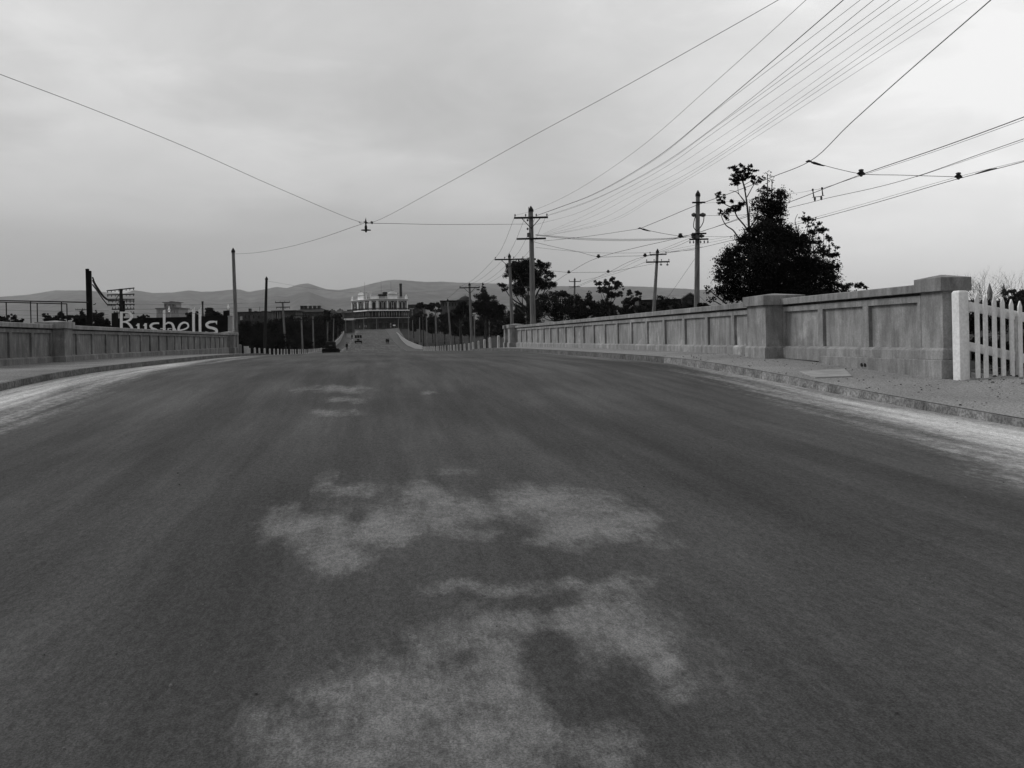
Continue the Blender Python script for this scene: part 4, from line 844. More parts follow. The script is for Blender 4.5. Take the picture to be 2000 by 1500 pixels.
# B
letter([([(103, 832), (103, 1000), (103, 1175)], 28), ([(112, 843), (165, 840), (205, 852), (224, 888), (205, 925), (165, 945), (120, 952)], [14, 16, 22, 26, 22, 16, 14]),
        ([(120, 952), (165, 958), (205, 990), (232, 1040), (240, 1090), (215, 1145), (160, 1168), (110, 1172)], [14, 18, 24, 27, 28, 24, 18, 14])])
letter([([(302, 970), (304, 1060), (306, 1110), (330, 1150), (372, 1130), (386, 1090)], [22, 24, 24, 24, 20, 16]), ([(388, 968), (388, 1060), (390, 1160)], 24)], [[(272, 995), (300, 968), (302, 1000), (288, 1002)], [(357, 995), (386, 966), (388, 1000), (374, 1002)]])
letter([([(545, 968), (505, 968), (468, 976), (447, 1000), (462, 1026), (510, 1046), (545, 1080), (530, 1125), (480, 1150), (435, 1140)], [16, 18, 22, 26, 24, 24, 27, 25, 20, 12])])
letter([([(604, 815), (605, 950), (606, 1100), (607, 1165)], 26), ([(612, 985), (650, 962), (690, 970), (712, 1005), (716, 1060), (718, 1165)], [12, 18, 22, 24, 24, 24])], [[(582, 838), (616, 806), (618, 840), (600, 845)]])
letter([([(788, 1050), (850, 1036), (885, 1012), (880, 975), (840, 960), (800, 978), (776, 1020), (780, 1080), (815, 1125), (870, 1135), (905, 1105)], [13, 15, 17, 18, 19, 22, 25, 26, 24, 18, 11])])
letter([([(948, 800), (949, 950), (952, 1170)], 27)], [[(922, 826), (962, 782), (962, 824), (940, 835)]])
letter([([(1023, 800), (1024, 950), (1027, 1170)], 27)], [[(998, 828), (1037, 784), (1037, 826), (1015, 837)]])
letter([([(1222, 950), (1180, 950), (1130, 958), (1102, 985), (1122, 1012), (1175, 1026), (1216, 1048), (1212, 1078), (1150, 1086), (1085, 1070)], [10, 22, 26, 28, 27, 27, 29, 27, 24, 8])], [[(1208, 942), (1226, 938), (1222, 985), (1206, 960)]])
# TEA, small letters half hidden by the coping
letter([([(560, 1030), (625, 1030)], 7), ([(594, 1030), (594, 1078)], 9)])
letter([([(650, 1028), (650, 1078)], 9), ([(650, 1030), (690, 1030)], 7), ([(650, 1052), (684, 1052)], 7), ([(650, 1076), (690, 1076)], 7)])
letter([([(704, 1078), (730, 1028)], 8), ([(730, 1028), (756, 1078)], 10), ([(714, 1062), (746, 1062)], 6)])
# white finials behind the sign
def finial(px, top, bot, w, label):
    D = 114; p = np.array(P(px, bot, D)); k = D/FPX; e = empty('gate_finial', tuple(p), label, 'finial'); h = (bot-top)*k
    b = MB(); b.box(-w*k/2, w*k/2, -w*k/2, w*k/2, -3, h*.38); b.box(-w*k*.62, w*k*.62, -w*k*.62, w*k*.62, h*.38, h*.44); b.build('pedestal', 'letter_grey', e)
    b = MB(); b.lathe((0, 0, 0), [(w*k*.45, h*.44), (w*k*.16, h*.5), (w*k*.4, h*.6), (w*k*.42, h*.68), (w*k*.14, h*.76), (w*k*.2, h*.82), (.02, h)], 12); b.build('urn', 'letter_white', e)
finial(330.5, 597, 619, 6.2, 'white urn finial showing above the sign between its letters'); finial(446, 594, 612, 5.0, 'white urn finial on the right end of the sign')
# ================================================================ TREES
def leaves(name, blobs, D, m, parent, org, n_leaf, size, seed, dj=.5, sub=9, flat=.8, soft=1.0):
    rs = np.random.RandomState(seed); k = D/FPX; cen = []; rad = []; wgt = []
    for bl in blobs:
        px, py, rx, ry = bl[:4]; s_ = bl[4] if len(bl) > 4 else 1.0
        c = np.array(P(px, py, D)); rdep = .5*(rx+ry)*k
        c = c+F*rs.uniform(-dj, dj)*rdep*1.2
        ns = max(3, int(sub*math.sqrt(rx*ry)/10+3))
        for i in range(ns):
            v = rs.randn(3); v /= np.linalg.norm(v); t = rs.rand()**.45
            p = c+RR*v[0]*rx*k*t*.8+UU*v[1]*ry*k*t*.8+F*v[2]*rdep*t*.8
            r = soft*rs.uniform(.26, .46)*math.sqrt(rx*ry)*k; cen.append(p); rad.append(r); wgt.append(s_*r**2)
    cen = np.array(cen); rad = np.array(rad); wgt = np.array(wgt); wgt /= wgt.sum()
    idx = rs.choice(len(cen), n_leaf, p=wgt); v = rs.randn(n_leaf, 3); v /= np.linalg.norm(v, axis=1)[:, None]
    t = rs.rand(n_leaf)**.5*np.where(rs.rand(n_leaf) < .12, 1.35, 1.0)
    if soft != 1.0: t = np.abs(rs.randn(n_leaf))*.62
    c = cen[idx]+v*(rad[idx]*t)[:, None]*np.array([1, 1, flat]) - org
    a = rs.randn(n_leaf, 3); a /= np.linalg.norm(a, axis=1)[:, None]; q = rs.randn(n_leaf, 3); bvec = np.cross(a, q); bvec /= np.linalg.norm(bvec, axis=1)[:, None]
    s_ = size*rs.uniform(.55, 1.25, n_leaf)[:, None]
    vv = np.stack([c-a*s_*.5, c+bvec*s_*.28, c+a*s_*.5, c-bvec*s_*.28], 1).reshape(-1, 3)
    me = bpy.data.meshes.new(name); me.vertices.add(len(vv)); me.vertices.foreach_set('co', vv.astype(np.float32).ravel())
    me.loops.add(len(vv)); me.loops.foreach_set('vertex_index', np.arange(len(vv), dtype=np.int32)); me.polygons.add(n_leaf)
    me.polygons.foreach_set('loop_start', np.arange(0, len(vv), 4, dtype=np.int32)); me.polygons.foreach_set('loop_total', np.full(n_leaf, 4, np.int32)); me.update(calc_edges=True)
    me.materials.append(M[m]); o = bpy.data.objects.new(name, me); COL.objects.link(o); o.parent = parent; return o
def skirt(bl, low):
    out = list(bl)
    for q in bl:
        x, y, rx, ry = q[:4]
        out.append((x, (y+low)/2+3, rx*1.15, max((low-y)/2+2, 5), 1.0))
    return out
def tree(name, label, D, blobs, tx, n_leaf, size_px=3.2, m='leaf_dark', tw=6, ty=None, seed=1, bark='bark', limbs=True, sub=9, group=None, cat='tree', extra=(), soft=1.0):
    """tx = trunk column in px; blobs = crown masses in px"""
    bl = np.array([q[:4] for q in blobs], float); cy = bl[:, 1].mean(); low = ty if ty else (bl[:, 1]+bl[:, 3]).max()
    g = P(tx, low, D); zg = float(terr(np.array(g[0]), np.array(g[1]))); zg = min(zg, g[2]); org = np.array([g[0], g[1], zg])
    e = empty(name, tuple(map(float, org)), label, cat, group); k = D/FPX
    if group: blobs = skirt(blobs, low); n_leaf = int(n_leaf*1.7)
    leaves('crown', blobs, D, m, e, org, n_leaf, size_px*k, seed, sub=sub, soft=soft)
    b = MB(); r0 = tw*k/2; rs = np.random.RandomState(seed+5)
    fork = np.array(P(tx+rs.uniform(-2, 2), max(cy+ (low-cy)*.35, bl[:, 1].min()), D))-org
    b.tube(catmull([(0, 0, -.5), tuple(np.array([0, 0, 0])*.5+fork*.5+np.array([.1*k, 0, 0])), tuple(fork)], 4), np.linspace(r0*1.25, r0*.6, 9), 8)
    if limbs:
        for q in blobs:
            if q[2]*q[3] < 30: continue
            c = np.array(P(q[0], q[1], D))-org; st_ = fork*(.6+.35*rs.rand()); mid = (st_+c)/2+np.array([rs.uniform(-1, 1), rs.uniform(-1, 1), -1.2])*k*5
            b.tube(catmull([st_, mid, c], 4), np.linspace(r0*.45, r0*.10, 9), 5)
    for pts, ra, rb in extra:
        b.tube(catmull([np.array(P(x, y, D))-org for x, y in pts], 5), np.linspace(ra*k, rb*k, (len(pts)-1)*5+1), 6)
    b.build('trunk', bark, e, smooth=True); return e
def windblown(bl, n=6, seed=1):
    rs = np.random.RandomState(seed); out = []
    for q in bl:
        for k in range(n):
            a, r = rs.rand()*6.283, rs.rand()**.6
            out.append((q[0]+math.cos(a)*r*q[2]*.95+r*2, q[1]+math.sin(a)*r*q[3]*.95, q[2]*rs.uniform(.28, .5), q[3]*rs.uniform(.18, .34), 1.0))
    return out
# the big clump at the right
tree('gum_tree', 'tall windblown gum tree with bare pale limbs rising out of the big dark clump', 36,
     windblown([(1441,330,19,12),(1438,351,19,14),(1468,341,17,11),(1486,350,9,7,.6),(1460,328,9,7),(1407,387,13,11),(1433,402,20,14),(1452,340,14,14),(1475,350,10,10),(1411,414,10,10),(1419,424,6,8),(1400,380,6,5)], 13, 2), 1462, 36000, 2.2, 'leaf_dark', 3.2, ty=470, seed=3, bark='bark', limbs=False, sub=20, soft=1.15,
     extra=[(((1462, 520), (1463, 455), (1461, 420), (1457, 385), (1452, 360), (1444, 340)), 3.0, .8), (((1462, 452), (1452, 438), (1440, 424), (1432, 408), (1415, 398), (1404, 386)), 1.8, .6), (((1445, 470), (1432, 450), (1418, 440), (1410, 425), (1408, 415)), 1.6, .5),
            (((1459, 400), (1448, 385), (1438, 375), (1425, 372)), 1.1, .4), (((1459, 385), (1467, 370), (1474, 355), (1470, 345)), 1.1, .4), (((1463, 448), (1474, 430), (1480, 415), (1492, 405)), 1.5, .5), (((1457, 372), (1452, 350), (1463, 335)), .9, .3), (((1455, 395), (1443, 378), (1440, 360), (1433, 350)), .8, .3), (((1452, 362), (1470, 352), (1486, 345)), .7, .3)])
tree('dense_tree', 'biggest dense dark tree with a tall ragged top beside the tramway pole', 34,
     [(1509,396,32,30),(1492,371,17,13),(1520,412,24,26),(1478,398,14,18),(1499,340,9,8,.25),(1508,350,9,9,.2),(1505,428,36,36),(1488,462,50,32),(1520,460,38,34),(1541,485,46,40),(1458,476,30,32),(1440,500,34,30),(1414,510,24,20),(1424,537,38,32),(1407,565,22,18),(1384,566,10,11),(1390,585,14,10,.5),
      (1488,520,70,46),(1488,560,76,34),(1573,530,62,46),(1560,570,70,30),(1622,524,24,24),(1616,552,30,26),(1440,570,36,26),(1600,580,46,20)], 1500, 120000, 4.2, 'leaf_dark', 16, ty=600, seed=11, sub=14, soft=1.05)
tree('gum_tree', 'thin-leaved paler gum tree on the right shoulder of the big dark clump', 35.5,
     windblown([(1573,425,14,12,.8),(1584,438,18,16),(1567,462,20,18),(1601,462,22,18,.8),(1598,448,10,8,.6),(1618,462,6,7,.4),(1590,480,24,16),(1614,492,22,20),(1600,505,24,18),(1622,484,10,10,.5)], 10, 5), 1592, 24000, 2.3, 'leaf_dark', 3.5, ty=560, seed=21, sub=11, soft=1.3,
     extra=[(((1560, 500), (1562, 470), (1556, 445), (1553, 430), (1558, 418)), 1.4, .4), (((1590, 540), (1580, 500), (1575, 470), (1578, 440)), 2.2, .6), (((1580, 500), (1600, 480), (1612, 465)), 1.4, .4)])
tree('shrub', 'low dark shrub row trailing right from the big tree above the parapet', 36, [(1676,557,18,8),(1690,562,9,5),(1648,560,18,9),(1630,575,30,14),(1660,578,30,14)], 1650, 6000, 3.4, seed=23, limbs=False, cat='shrub')
tree('shrub', 'small dark shrub under the left side of the big tree', 38, [(1372,597,12,6),(1385,600,10,6)], 1378, 1500, 3.2, seed=24, limbs=False, cat='shrub')
# the round pine by the tall pole, and its neighbours
tree('pine_tree', 'broad round-crowned dark pine behind the tall pole', 118,
     [(1006,520,24,15),(1000,536,20,13),(1030,516,30,13),(1060,520,18,13),(1050,512,12,8),(1030,540,38,24),(1078,540,9,8),(1080,556,14,9),(1060,552,20,16),(1068,534,14,10),(980,557,12,7),(988,566,10,6),(1020,568,26,10),(1000,560,14,8,.5)], 1030, 38000, 2.6, 'leaf_dark', 9, ty=640, seed=31, sub=10)
tree('dense_tree', 'dark spreading tree right of the tall pole trunk', 110, [(1060,590,30,20),(1050,612,34,24),(1090,596,24,18),(1095,576,18,12,.8),(1112,584,16,15),(1100,610,34,20),(1120,605,22,22),(1080,575,14,9,.7)], 1085, 16000, 3.2, seed=32, ty=640)
tree('dense_tree', 'dark leafy tree behind the thin twin-armed tramway pole', 140, [(1102,573,12,10),(1128,590,16,16),(1130,612,20,18),(1150,580,9,8,.7),(1145,592,17,13),(1160,606,24,18),(1152,574,7,6,.6)], 1140, 12000, 3.2, seed=33, ty=640)
tree('gum_tree', 'tall open gum tree with clumped foliage left of the house', 125, [(1167,554,9,8),(1184,553,11,9),(1196,547,9,7),(1202,558,13,11),(1184,567,15,9),(1196,577,17,11),(1213,559,5,4,.6),(1209,574,11,9),(1218,565,6,3,.4),(1172,566,9,7),(1178,590,14,12,.7),(1190,602,24,14)], 1190, 12000, 2.8, 'leaf_mid', 4, seed=34, ty=630)
tree('gum_tree', 'lower round-headed gum tree next to the house', 132, [(1230,572,11,8),(1245,573,9,7),(1232,584,15,8),(1225,593,13,10),(1245,583,9,6),(1222,606,18,12),(1240,604,12,9)], 1232, 7000, 2.8, 'leaf_mid', 4, seed=35, ty=630)
tree('shrub', 'clipped dark bush before the house gable', 120, [(1294,581,13,7),(1302,590,22,10),(1290,600,30,10),(1330,598,24,8),(1345,600,18,8)], 1300, 6000, 2.6, seed=36, limbs=False, cat='shrub')
tree('shrub', 'ragged grey-green bush left of the second tramway pole', 118, [(1262,597,14,10),(1250,604,18,10),(1272,604,14,9)], 1262, 3500, 2.8, 'leaf_mid', seed=37, limbs=False, cat='shrub')
tree('dense_tree', 'dark mass of foliage directly behind the second tramway pole', 150, [(1175,612,30,14),(1215,614,30,12),(1140,620,30,12)], 1190, 7000, 3.4, seed=38, ty=640, limbs=False)
tree('conifer', 'large dark conifer with a knobbed top behind the braced-crossarm pole', 175, [(943.5,555,3.6,3.6),(943,562,8,5.5),(945,570,10,7),(948,582,28,11),(954,596,36,14),(958,612,40,16),(930,600,14,14),(975,598,16,14),(934,566,5,3,.7)], 948, 22000, 2.6, 'leaf_dark', 6, seed=41, ty=650)
tree('dense_tree', 'round dark tree before the domed hall', 180, [(905,593,13,6),(900,602,20,9),(896,612,20,12),(912,606,14,14),(880,618,12,10)], 900, 12000, 2.4, seed=42, ty=650)
tree('umbrella_pine', 'flat-topped umbrella pine nearest the hotel', 262, [(826,595,12,5.5),(818,600,9,5),(834,600,12,6)], 827, 6000, 2.0, seed=43, tw=2.2, ty=640, limbs=True)
tree('umbrella_pine', 'flat-topped umbrella pine second from the hotel', 255, [(847,595,15,6),(856,599,9,6),(842,602,12,6),(851,606,12,5,.7)], 850, 7000, 2.0, seed=44, tw=2.2, ty=640)
for i, (x, y, rx, ry, D, lab) in enumerate(((822,616,14,9,300,'low dark tree right of the hotel corner'),(845,622,15,12,290,'dark tree under the umbrella pines'),(868,620,12,14,280,'dark tree below the long grey hall'),(888,626,13,14,260,'dark tree between the small tramway poles'),
      (916,624,16,15,240,'dark tree behind the second right roadside pole'),(944,626,17,16,235,'dark tree left of the parapet end'),(975,624,20,18,220,'dark tree over the parapet far end'),(808,622,8,8,340,'small dark tree at the hotel side'),(998,622,14,16,170,'dark tree behind the shorter crossarm pole'),(1014,604,13,18,150,'ragged dark tree between the two crossarm poles'))):
    tree('dense_tree', lab, D, [(x, y, rx, ry), (x-rx*.5, y+ry*.3, rx*.6, ry*.7), (x+rx*.5, y+ry*.2, rx*.6, ry*.8), (x, y+ry*.7, rx*1.1, ry*.7)], x, 5200, 2.6, seed=60+i, tw=2, ty=y+ry+14, limbs=False, group='dark trees behind the right embankment')
# left side
for i, (x, y, rx, ry, D, n, lab) in enumerate(((480,642,18,18,135,6500,'dark tree beside the left parapet end'),(470,664,18,22,128,5500,'dark lower tree beside the left parapet end'),(505,646,20,20,140,7000,'dark tree behind the bare dark pole'),(505,672,26,18,132,6000,'dark undergrowth tree behind the first left guard posts'),
      (537,640,20,20,150,7000,'dark tree left of the twin-armed pole'),(545,668,26,20,140,6500,'dark lower tree around the twin-armed pole'),(566,632,20,18,182,7000,'taller dark tree right of the twin-armed pole'),(588,636,20,22,205,7500,'dark tree behind the insulator rows'),(585,668,26,18,190,6500,'dark lower tree under the insulator rows'),
      (612,634,18,22,245,7500,'dark tree below the many-chimneyed roof'),(618,662,20,14,250,5500,'dark lower tree behind the left guard posts'),(634,626,14,16,310,6000,'dark tree left of the motor car'),(640,650,14,14,320,5500,'dark tree directly behind the motor car'),(638,609,7,5,260,2200,'small round dark tree on the skyline by the chimneys'),
      (655,628,12,12,390,4500,'dark tree beside the rising left footway'),(648,640,14,12,350,4500,'dark shrubby tree on the slope left of the footway'),(666,632,8,8,430,3000,'dark bushy tree at the top of the left footway'),(660,618,10,6,300,3000,'dark tree below the small far roofs'),(681,631,7,6,470,2500,'dark tree left of the hotel verandah'))):
    tree('dense_tree', lab, D, [(x, y, rx, ry), (x-rx*.5, y-ry*.2, rx*.6, ry*.7), (x+rx*.5, y+ry*.1, rx*.6, ry*.8), (x, y+ry*.6, rx*1.1, ry*.7), (x+rx*.2, y-ry*.6, rx*.5, ry*.4)], x, n, 2.8, seed=90+i, tw=2, ty=y+ry+8, limbs=False, group='dark trees left of the road')
tree('shrub', 'olive-grey bushes before the flat-roofed house on the left', 155, [(500,628,14,8),(520,632,14,8),(486,628,9,7)], 505, 3000, 2.6, 'leaf_pale', seed=120, limbs=False, cat='shrub')
for i, (bl, lab) in enumerate((([(10,623,16,7),(24,620,10,6),(-20,622,25,8)], 'dark bush at the left edge above the parapet'), ([(39,627,9,5)], 'small dark bush second from the left edge'), ([(90,617,8,5),(98,623,8,5)], 'round dark bush left of the pipe uprights'), ([(116,618,15,7),(131,622,10,7)], 'broad dark bush behind the last pipe uprights'),
      ([(159,623,20,9),(161,612,7,6,.4),(148,628,12,6)], 'ragged dark bush left of the paired posts'), ([(192,620,14,9),(206,628,10,6),(188,608,4,5,.3)], 'dark bush right of the paired posts'), ([(412,608,14,6),(420,614,14,7),(404,604,5,4,.6)], 'dark tree top above the last letters of the sign'), ([(367,613,8,5),(380,613,9,6),(372,618,12,5)], 'dark bush top above the middle of the sign'), ([(282,618,10,3.5),(272,620,8,3)], 'tiny bush tops above the sign near its first letters'))):
    bl = skirt([(q[0], q[1], q[2]*1.12, q[3]*1.15)+tuple(q[4:]) for q in bl], 640); tree('shrub', lab, 118+i*2, bl, bl[0][0], int(1500+sum(q[2]*q[3] for q in bl)*14), 2.8, ty=646, seed=130+i, limbs=False, cat='shrub')
# behind the picket fence
tree('dense_tree', 'dark scrub filling the view behind the picket fence', 34, [(1912,618,30,42),(1950,616,36,40),(1990,612,36,42),(2030,606,40,50),(1905,680,30,35),(1960,690,45,40),(2010,690,45,40)], 1960, 30000, 5.5, 'leaf_dark', 10, ty=735, seed=150, cat='shrub')
tree('umbrella_pine', 'flat-topped dark pine right of the far spires', 150, [(1975,569,20,5),(1990,572,16,6),(1962,573,9,5),(1984,580,24,9)], 1978, 6000, 2.8, 'leaf_mid', 4, ty=610, seed=151)
def bare(label, D, px, py, h, spread, seed, n=7):
    rs = np.random.RandomState(seed); g = P(px, py, D); org = np.array(g); e = empty('bare_tree', g, label, 'tree'); k = D/FPX; b = MB()
    def br(p, d, L_, r, lv):
        q = p+d*L_*.5+rs.randn(3)*L_*.06; s_ = p+d*L_+rs.randn(3)*L_*.06
        b.tube([p, q, s_], [r, r*.75, r*.5], 5)
        if lv > 0:
            for i in range(rs.randint(2, 4)):
                d2 = d+rs.randn(3)*.42; d2[2] = abs(d2[2])*.9+.25; d2 /= np.linalg.norm(d2); br(p+(s_-p)*rs.uniform(.4, 1), d2, L_*rs.uniform(.6, .8), r*.55, lv-1)
    for i in range(n):
        d = np.array([rs.uniform(-spread, spread), rs.uniform(-spread, spread), 1.0]); d /= np.linalg.norm(d); br(np.array([rs.uniform(-1, 1)*3*k, 0, -1.0]), d, h*k*.45+1.0, .75*k, 4)
    b.build('branches', 'bark', e); return e
bare('leafless twiggy tree just right of the parapet end cap', 60, 1912, 592, 32, .5, 4, 8)
bare('leafless sapling with a thin stem behind the last pales', 45, 1990, 610, 62, .12, 8, 2)

# ================================================================ BUILDINGS
def bld(name, label, D, depth=8.0, cat='building'):
    p = np.array(P(700, 640, D)); e = empty(name, tuple(map(float, p)), label, cat); 
    def T(px, py, dep=0.0): return np.array(P(px, py, D))-p+uy*dep
    return e, T
def slab(b, T, x0, x1, y0, y1, d0, d1):
    A = [T(x0, y1, d0), T(x1, y1, d0), T(x1, y1, d1), T(x0, y1, d1)]; C_ = [T(x0, y0, d0), T(x1, y0, d0), T(x1, y0, d1), T(x0, y0, d1)]
    # keep verticals plumb: take x,y from the bottom ring, z from each ring
    zb = (A[0][2]+A[1][2])/2; zt = (C_[0][2]+C_[1][2])/2
    return b.hexa([(q[0], q[1], zb) for q in A], [(q[0], q[1], zt) for q in A])
def part(e, T, name, m, x0, x1, y0, y1, d0, d1, parent=None):
    b = MB(); slab(b, T, x0, x1, y0, y1, d0, d1); return b.build(name, m, parent or e)
def winrow(e, T, xs, w, y0, y1, d=-.06, m='glass_dark', name='window', parent=None):
    for x in xs: part(e, T, name, m, x-w/2, x+w/2, y0, y1, d, .1, parent)
# flat-roofed house on the left
e, T = bld('flat_roofed_house', 'low flat-roofed stone house behind trees, left of the bare dark pole', 230)
part(e, T, 'wall', 'grey_wall', 463, 522, 610, 650, 0, 9); r_ = part(e, T, 'roof', 'slate', 462, 523, 608.6, 610.2, -.3, 9.3)
part(e, T, 'chimney', 'brick', 481, 485, 602, 609, 2, 3); part(e, T, 'vent_pipe', 'iron', 500.6, 501.2, 598, 609, 3, 3.1); part(e, T, 'chimney', 'grey_wall', 490, 494, 606.5, 609, 3, 4); part(e, T, 'chimney', 'grey_wall', 504, 509, 606.5, 609, 3, 4)
part(e, T, 'window', 'letter_grey', 469, 473.5, 618, 625, -.08, .1); winrow(e, T, [479, 487, 496, 506], 2.4, 616, 622)
e, T = bld('verandah_house', 'dark flat-topped house just right of the bare dark pole', 300)
part(e, T, 'wall', 'grey_wall', 534, 578, 608, 650, 0, 10); part(e, T, 'roof', 'slate', 531, 580, 606.4, 608.2, -1, 11)
for x in (535, 539, 543, 547): part(e, T, 'pilaster', 'stucco_shade', x-.5, x+.5, 609, 622, -.3, -.05)
winrow(e, T, [537, 541, 545], 1.6, 611, 620, -.12)
e, T = bld('hip_roofed_house', 'large hip-roofed house with five chimneys on its ridge', 330)
part(e, T, 'wall', 'grey_wall', 577, 632, 609.5, 650, 0, 14)
b = MB(); A = [T(572, 610, -1), T(637, 610, -1), T(637, 610, 15), T(572, 610, 15)]; zr = T(600, 600.8, 0)[2]; L1, L2 = T(583, 601, 7), T(620, 601, 7)
z0 = A[0][2]; b.add([(q[0], q[1], z0) for q in A]+[(L1[0], L1[1], zr), (L2[0], L2[1], zr)], [(0, 1, 5, 4), (1, 2, 5), (2, 3, 4, 5), (3, 0, 4), (3, 2, 1, 0)]); roof = b.build('roof', 'slate', e)
for x in (582.7, 590, 599, 607.8, 616.6): part(e, T, 'chimney', 'brick', x-2.3, x+2.3, 597, 605, 5, 7, roof); part(e, T, 'chimney_top', 'slate', x-2.8, x+2.8, 596.2, 597.2, 4.8, 7.2, roof)
for k, (x0, x1, yt, yb, D, m, lab) in enumerate(((639, 652, 605, 616, 420, 'slate', 'small dark gabled roof right of the chimneyed house'), (655, 668, 604, 618, 460, 'grey_wall', 'square grey block on the skyline left of the hotel'), (668, 688, 607, 616, 480, 'slate', 'long low dark roof touching the hotel left side'))):
    e, T = bld('house', lab, D); part(e, T, 'wall', 'grey_wall', x0+1, x1-1, (yt+yb)/2-1, 640, 0, 8)
    b = MB(); q = [T(x0, (yt+yb)/2, -1), T(x1, (yt+yb)/2, -1), T(x1, (yt+yb)/2, 9), T(x0, (yt+yb)/2, 9)]; zz = T(x0, yt, 0)[2]; a1, a2 = T(x0+2, yt, 4), T(x1-2, yt, 4)
    b.add([(p_[0], p_[1], q[0][2]) for p_ in q]+[(a1[0], a1[1], zz), (a2[0], a2[1], zz)], [(0, 1, 5, 4), (1, 2, 5), (2, 3, 4, 5), (3, 0, 4), (3, 2, 1, 0)]); b.build('roof', m, e)
    part(e, T, 'chimney', 'brick', (x0+x1)/2-1, (x0+x1)/2+1, yt-1.8, yt+2, 3.5, 4.5)
e, T = bld('shed', 'low shed with a pale iron roof at the top of the left footway', 400)
part(e, T, 'wall', 'brick', 671, 688, 625, 650, 0, 6); b = MB(); q = [T(669.5, 625.5, -1), T(690, 625.5, -1), T(690, 621, 4), T(669.5, 621.5, 4), T(690, 624.5, 7), T(669.5, 625, 7)]
b.add(q, [(0, 1, 2, 3), (3, 2, 4, 5), (0, 3, 5), (1, 4, 2), (0, 5, 4, 1)]); b.build('roof', 'iron_roof', e)
# hazy tower block far left
e, T = bld('tower_building', 'hazy two-tiered tower building seen above the sign', 2100)
part(e, T, 'lower_tier', 'far_stone', 306, 350, 602, 640, 0, 60); part(e, T, 'upper_tier', 'far_stone', 318, 342, 590.5, 602, 8, 40); part(e, T, 'roof', 'slate', 315, 345, 589.6, 590.6, 4, 44); part(e, T, 'cornice', 'slate', 304, 352, 601.2, 602.6, -4, 64); part(e, T, 'lantern', 'grey_wall', 327, 333, 588, 590, 12, 30)
winrow(e, T, [311, 317, 323, 329, 335, 341, 346], 1.4, 606, 611, -1, 'grey_wall'); winrow(e, T, [322, 330, 338], 2.5, 594, 599, 6.5)
e, T = bld('water_tower', 'short black smokestack with a flared head above the sign', 170, cat='chimney'); b = MB(); c0 = T(389, 612, 2); b.lathe(c0, [(.14, -2), (.13, 1.3), (.13, 1.5), (.19, 2.2), (.2, 2.3)], 10); b.build('stack', 'iron', e)
# right: domed hall, house with gable, dark hall beside the hotel, spires
e, T = bld('domed_hall', 'long pale hall with a low dome behind the conifers', 420)
part(e, T, 'wall', 'grey_wall', 861, 916, 588.5, 640, 0, 30); part(e, T, 'cornice', 'slate', 859.5, 917, 586.6, 588.7, -1.5, 31)
part(e, T, 'wall', 'grey_wall', 892, 919, 584, 590, 4, 26)
c0 = T(905.5, 584.5, 15); k = 420/FPX; b = MB(); b.lathe(c0, [(13*k, -1), (13*k, 0), (12.6*k, 2*k), (11*k, 4.6*k), (8*k, 7*k), (4*k, 8.6*k), (.6*k, 9.2*k), (.5*k, 11*k), (.1, 12*k)], 24); b.build('dome', 'slate', e, smooth=False)
winrow(e, T, [866, 872, 878, 884, 890], 2.0, 592, 598, -.1)
e, T = bld('gabled_house', 'house with a pale iron roof and a gable left of the tall tramway pole', 175)
part(e, T, 'wall', 'grey_wall', 1249, 1357, 586, 640, 0, 9); kz = lambda y: T(1300, y, 0)[2]
b = MB(); A0, A1 = T(1245, 586, -.8), T(1331, 583.5, -.8); B0, B1 = T(1247, 586, 9.8), T(1357, 583.5, 9.8); r0_, r1_ = T(1272, 576, 4.5), T(1345, 573, 4.5)
b.add([A0, A1, B1, B0, r0_, r1_], [(0, 1, 5, 4), (1, 2, 5), (2, 3, 4, 5), (3, 0, 4), (0, 3, 2, 1)]); b.build('roof', 'iron_roof', e)
b = MB(); g = [(1327, 584.5), (1343.5, 573.4), (1359, 584)]; b.add([T(x, y, -2.2) for x, y in g]+[T(x, y, -1.9) for x, y in g], [(0, 1, 2), (5, 4, 3), (0, 3, 4, 1), (1, 4, 5, 2), (2, 5, 3, 0)]); b.build('gable', 'slate', e)
b = MB(); 
for (x0, y0), (x1, y1) in (((1325.5, 585), (1343.5, 572.8)), ((1343.5, 572.8), (1361, 584.8))): b.bar(T(x0, y0, -2.25), T(x1, y1, -2.25), .2, .18)
b.build('bargeboard', 'iron_roof', e); part(e, T, 'wall', 'brick', 1330, 1356, 584.2, 640, -1.9, 0); winrow(e, T, [1337, 1349], 4, 586.5, 594, -2.0)
e, T = bld('hall', 'dark plain hall immediately right of the hotel', 560); part(e, T, 'wall', 'brick', 796, 826, 596, 640, 0, 20); part(e, T, 'roof', 'slate', 795, 827, 594.8, 596.2, -1, 21); part(e, T, 'verandah_roof', 'letter_grey', 800, 809, 602.6, 603.8, -3, -.2); part(e, T, 'verandah_post', 'letter_grey', 805.6, 806.6, 603.8, 616, -3, -2.7)
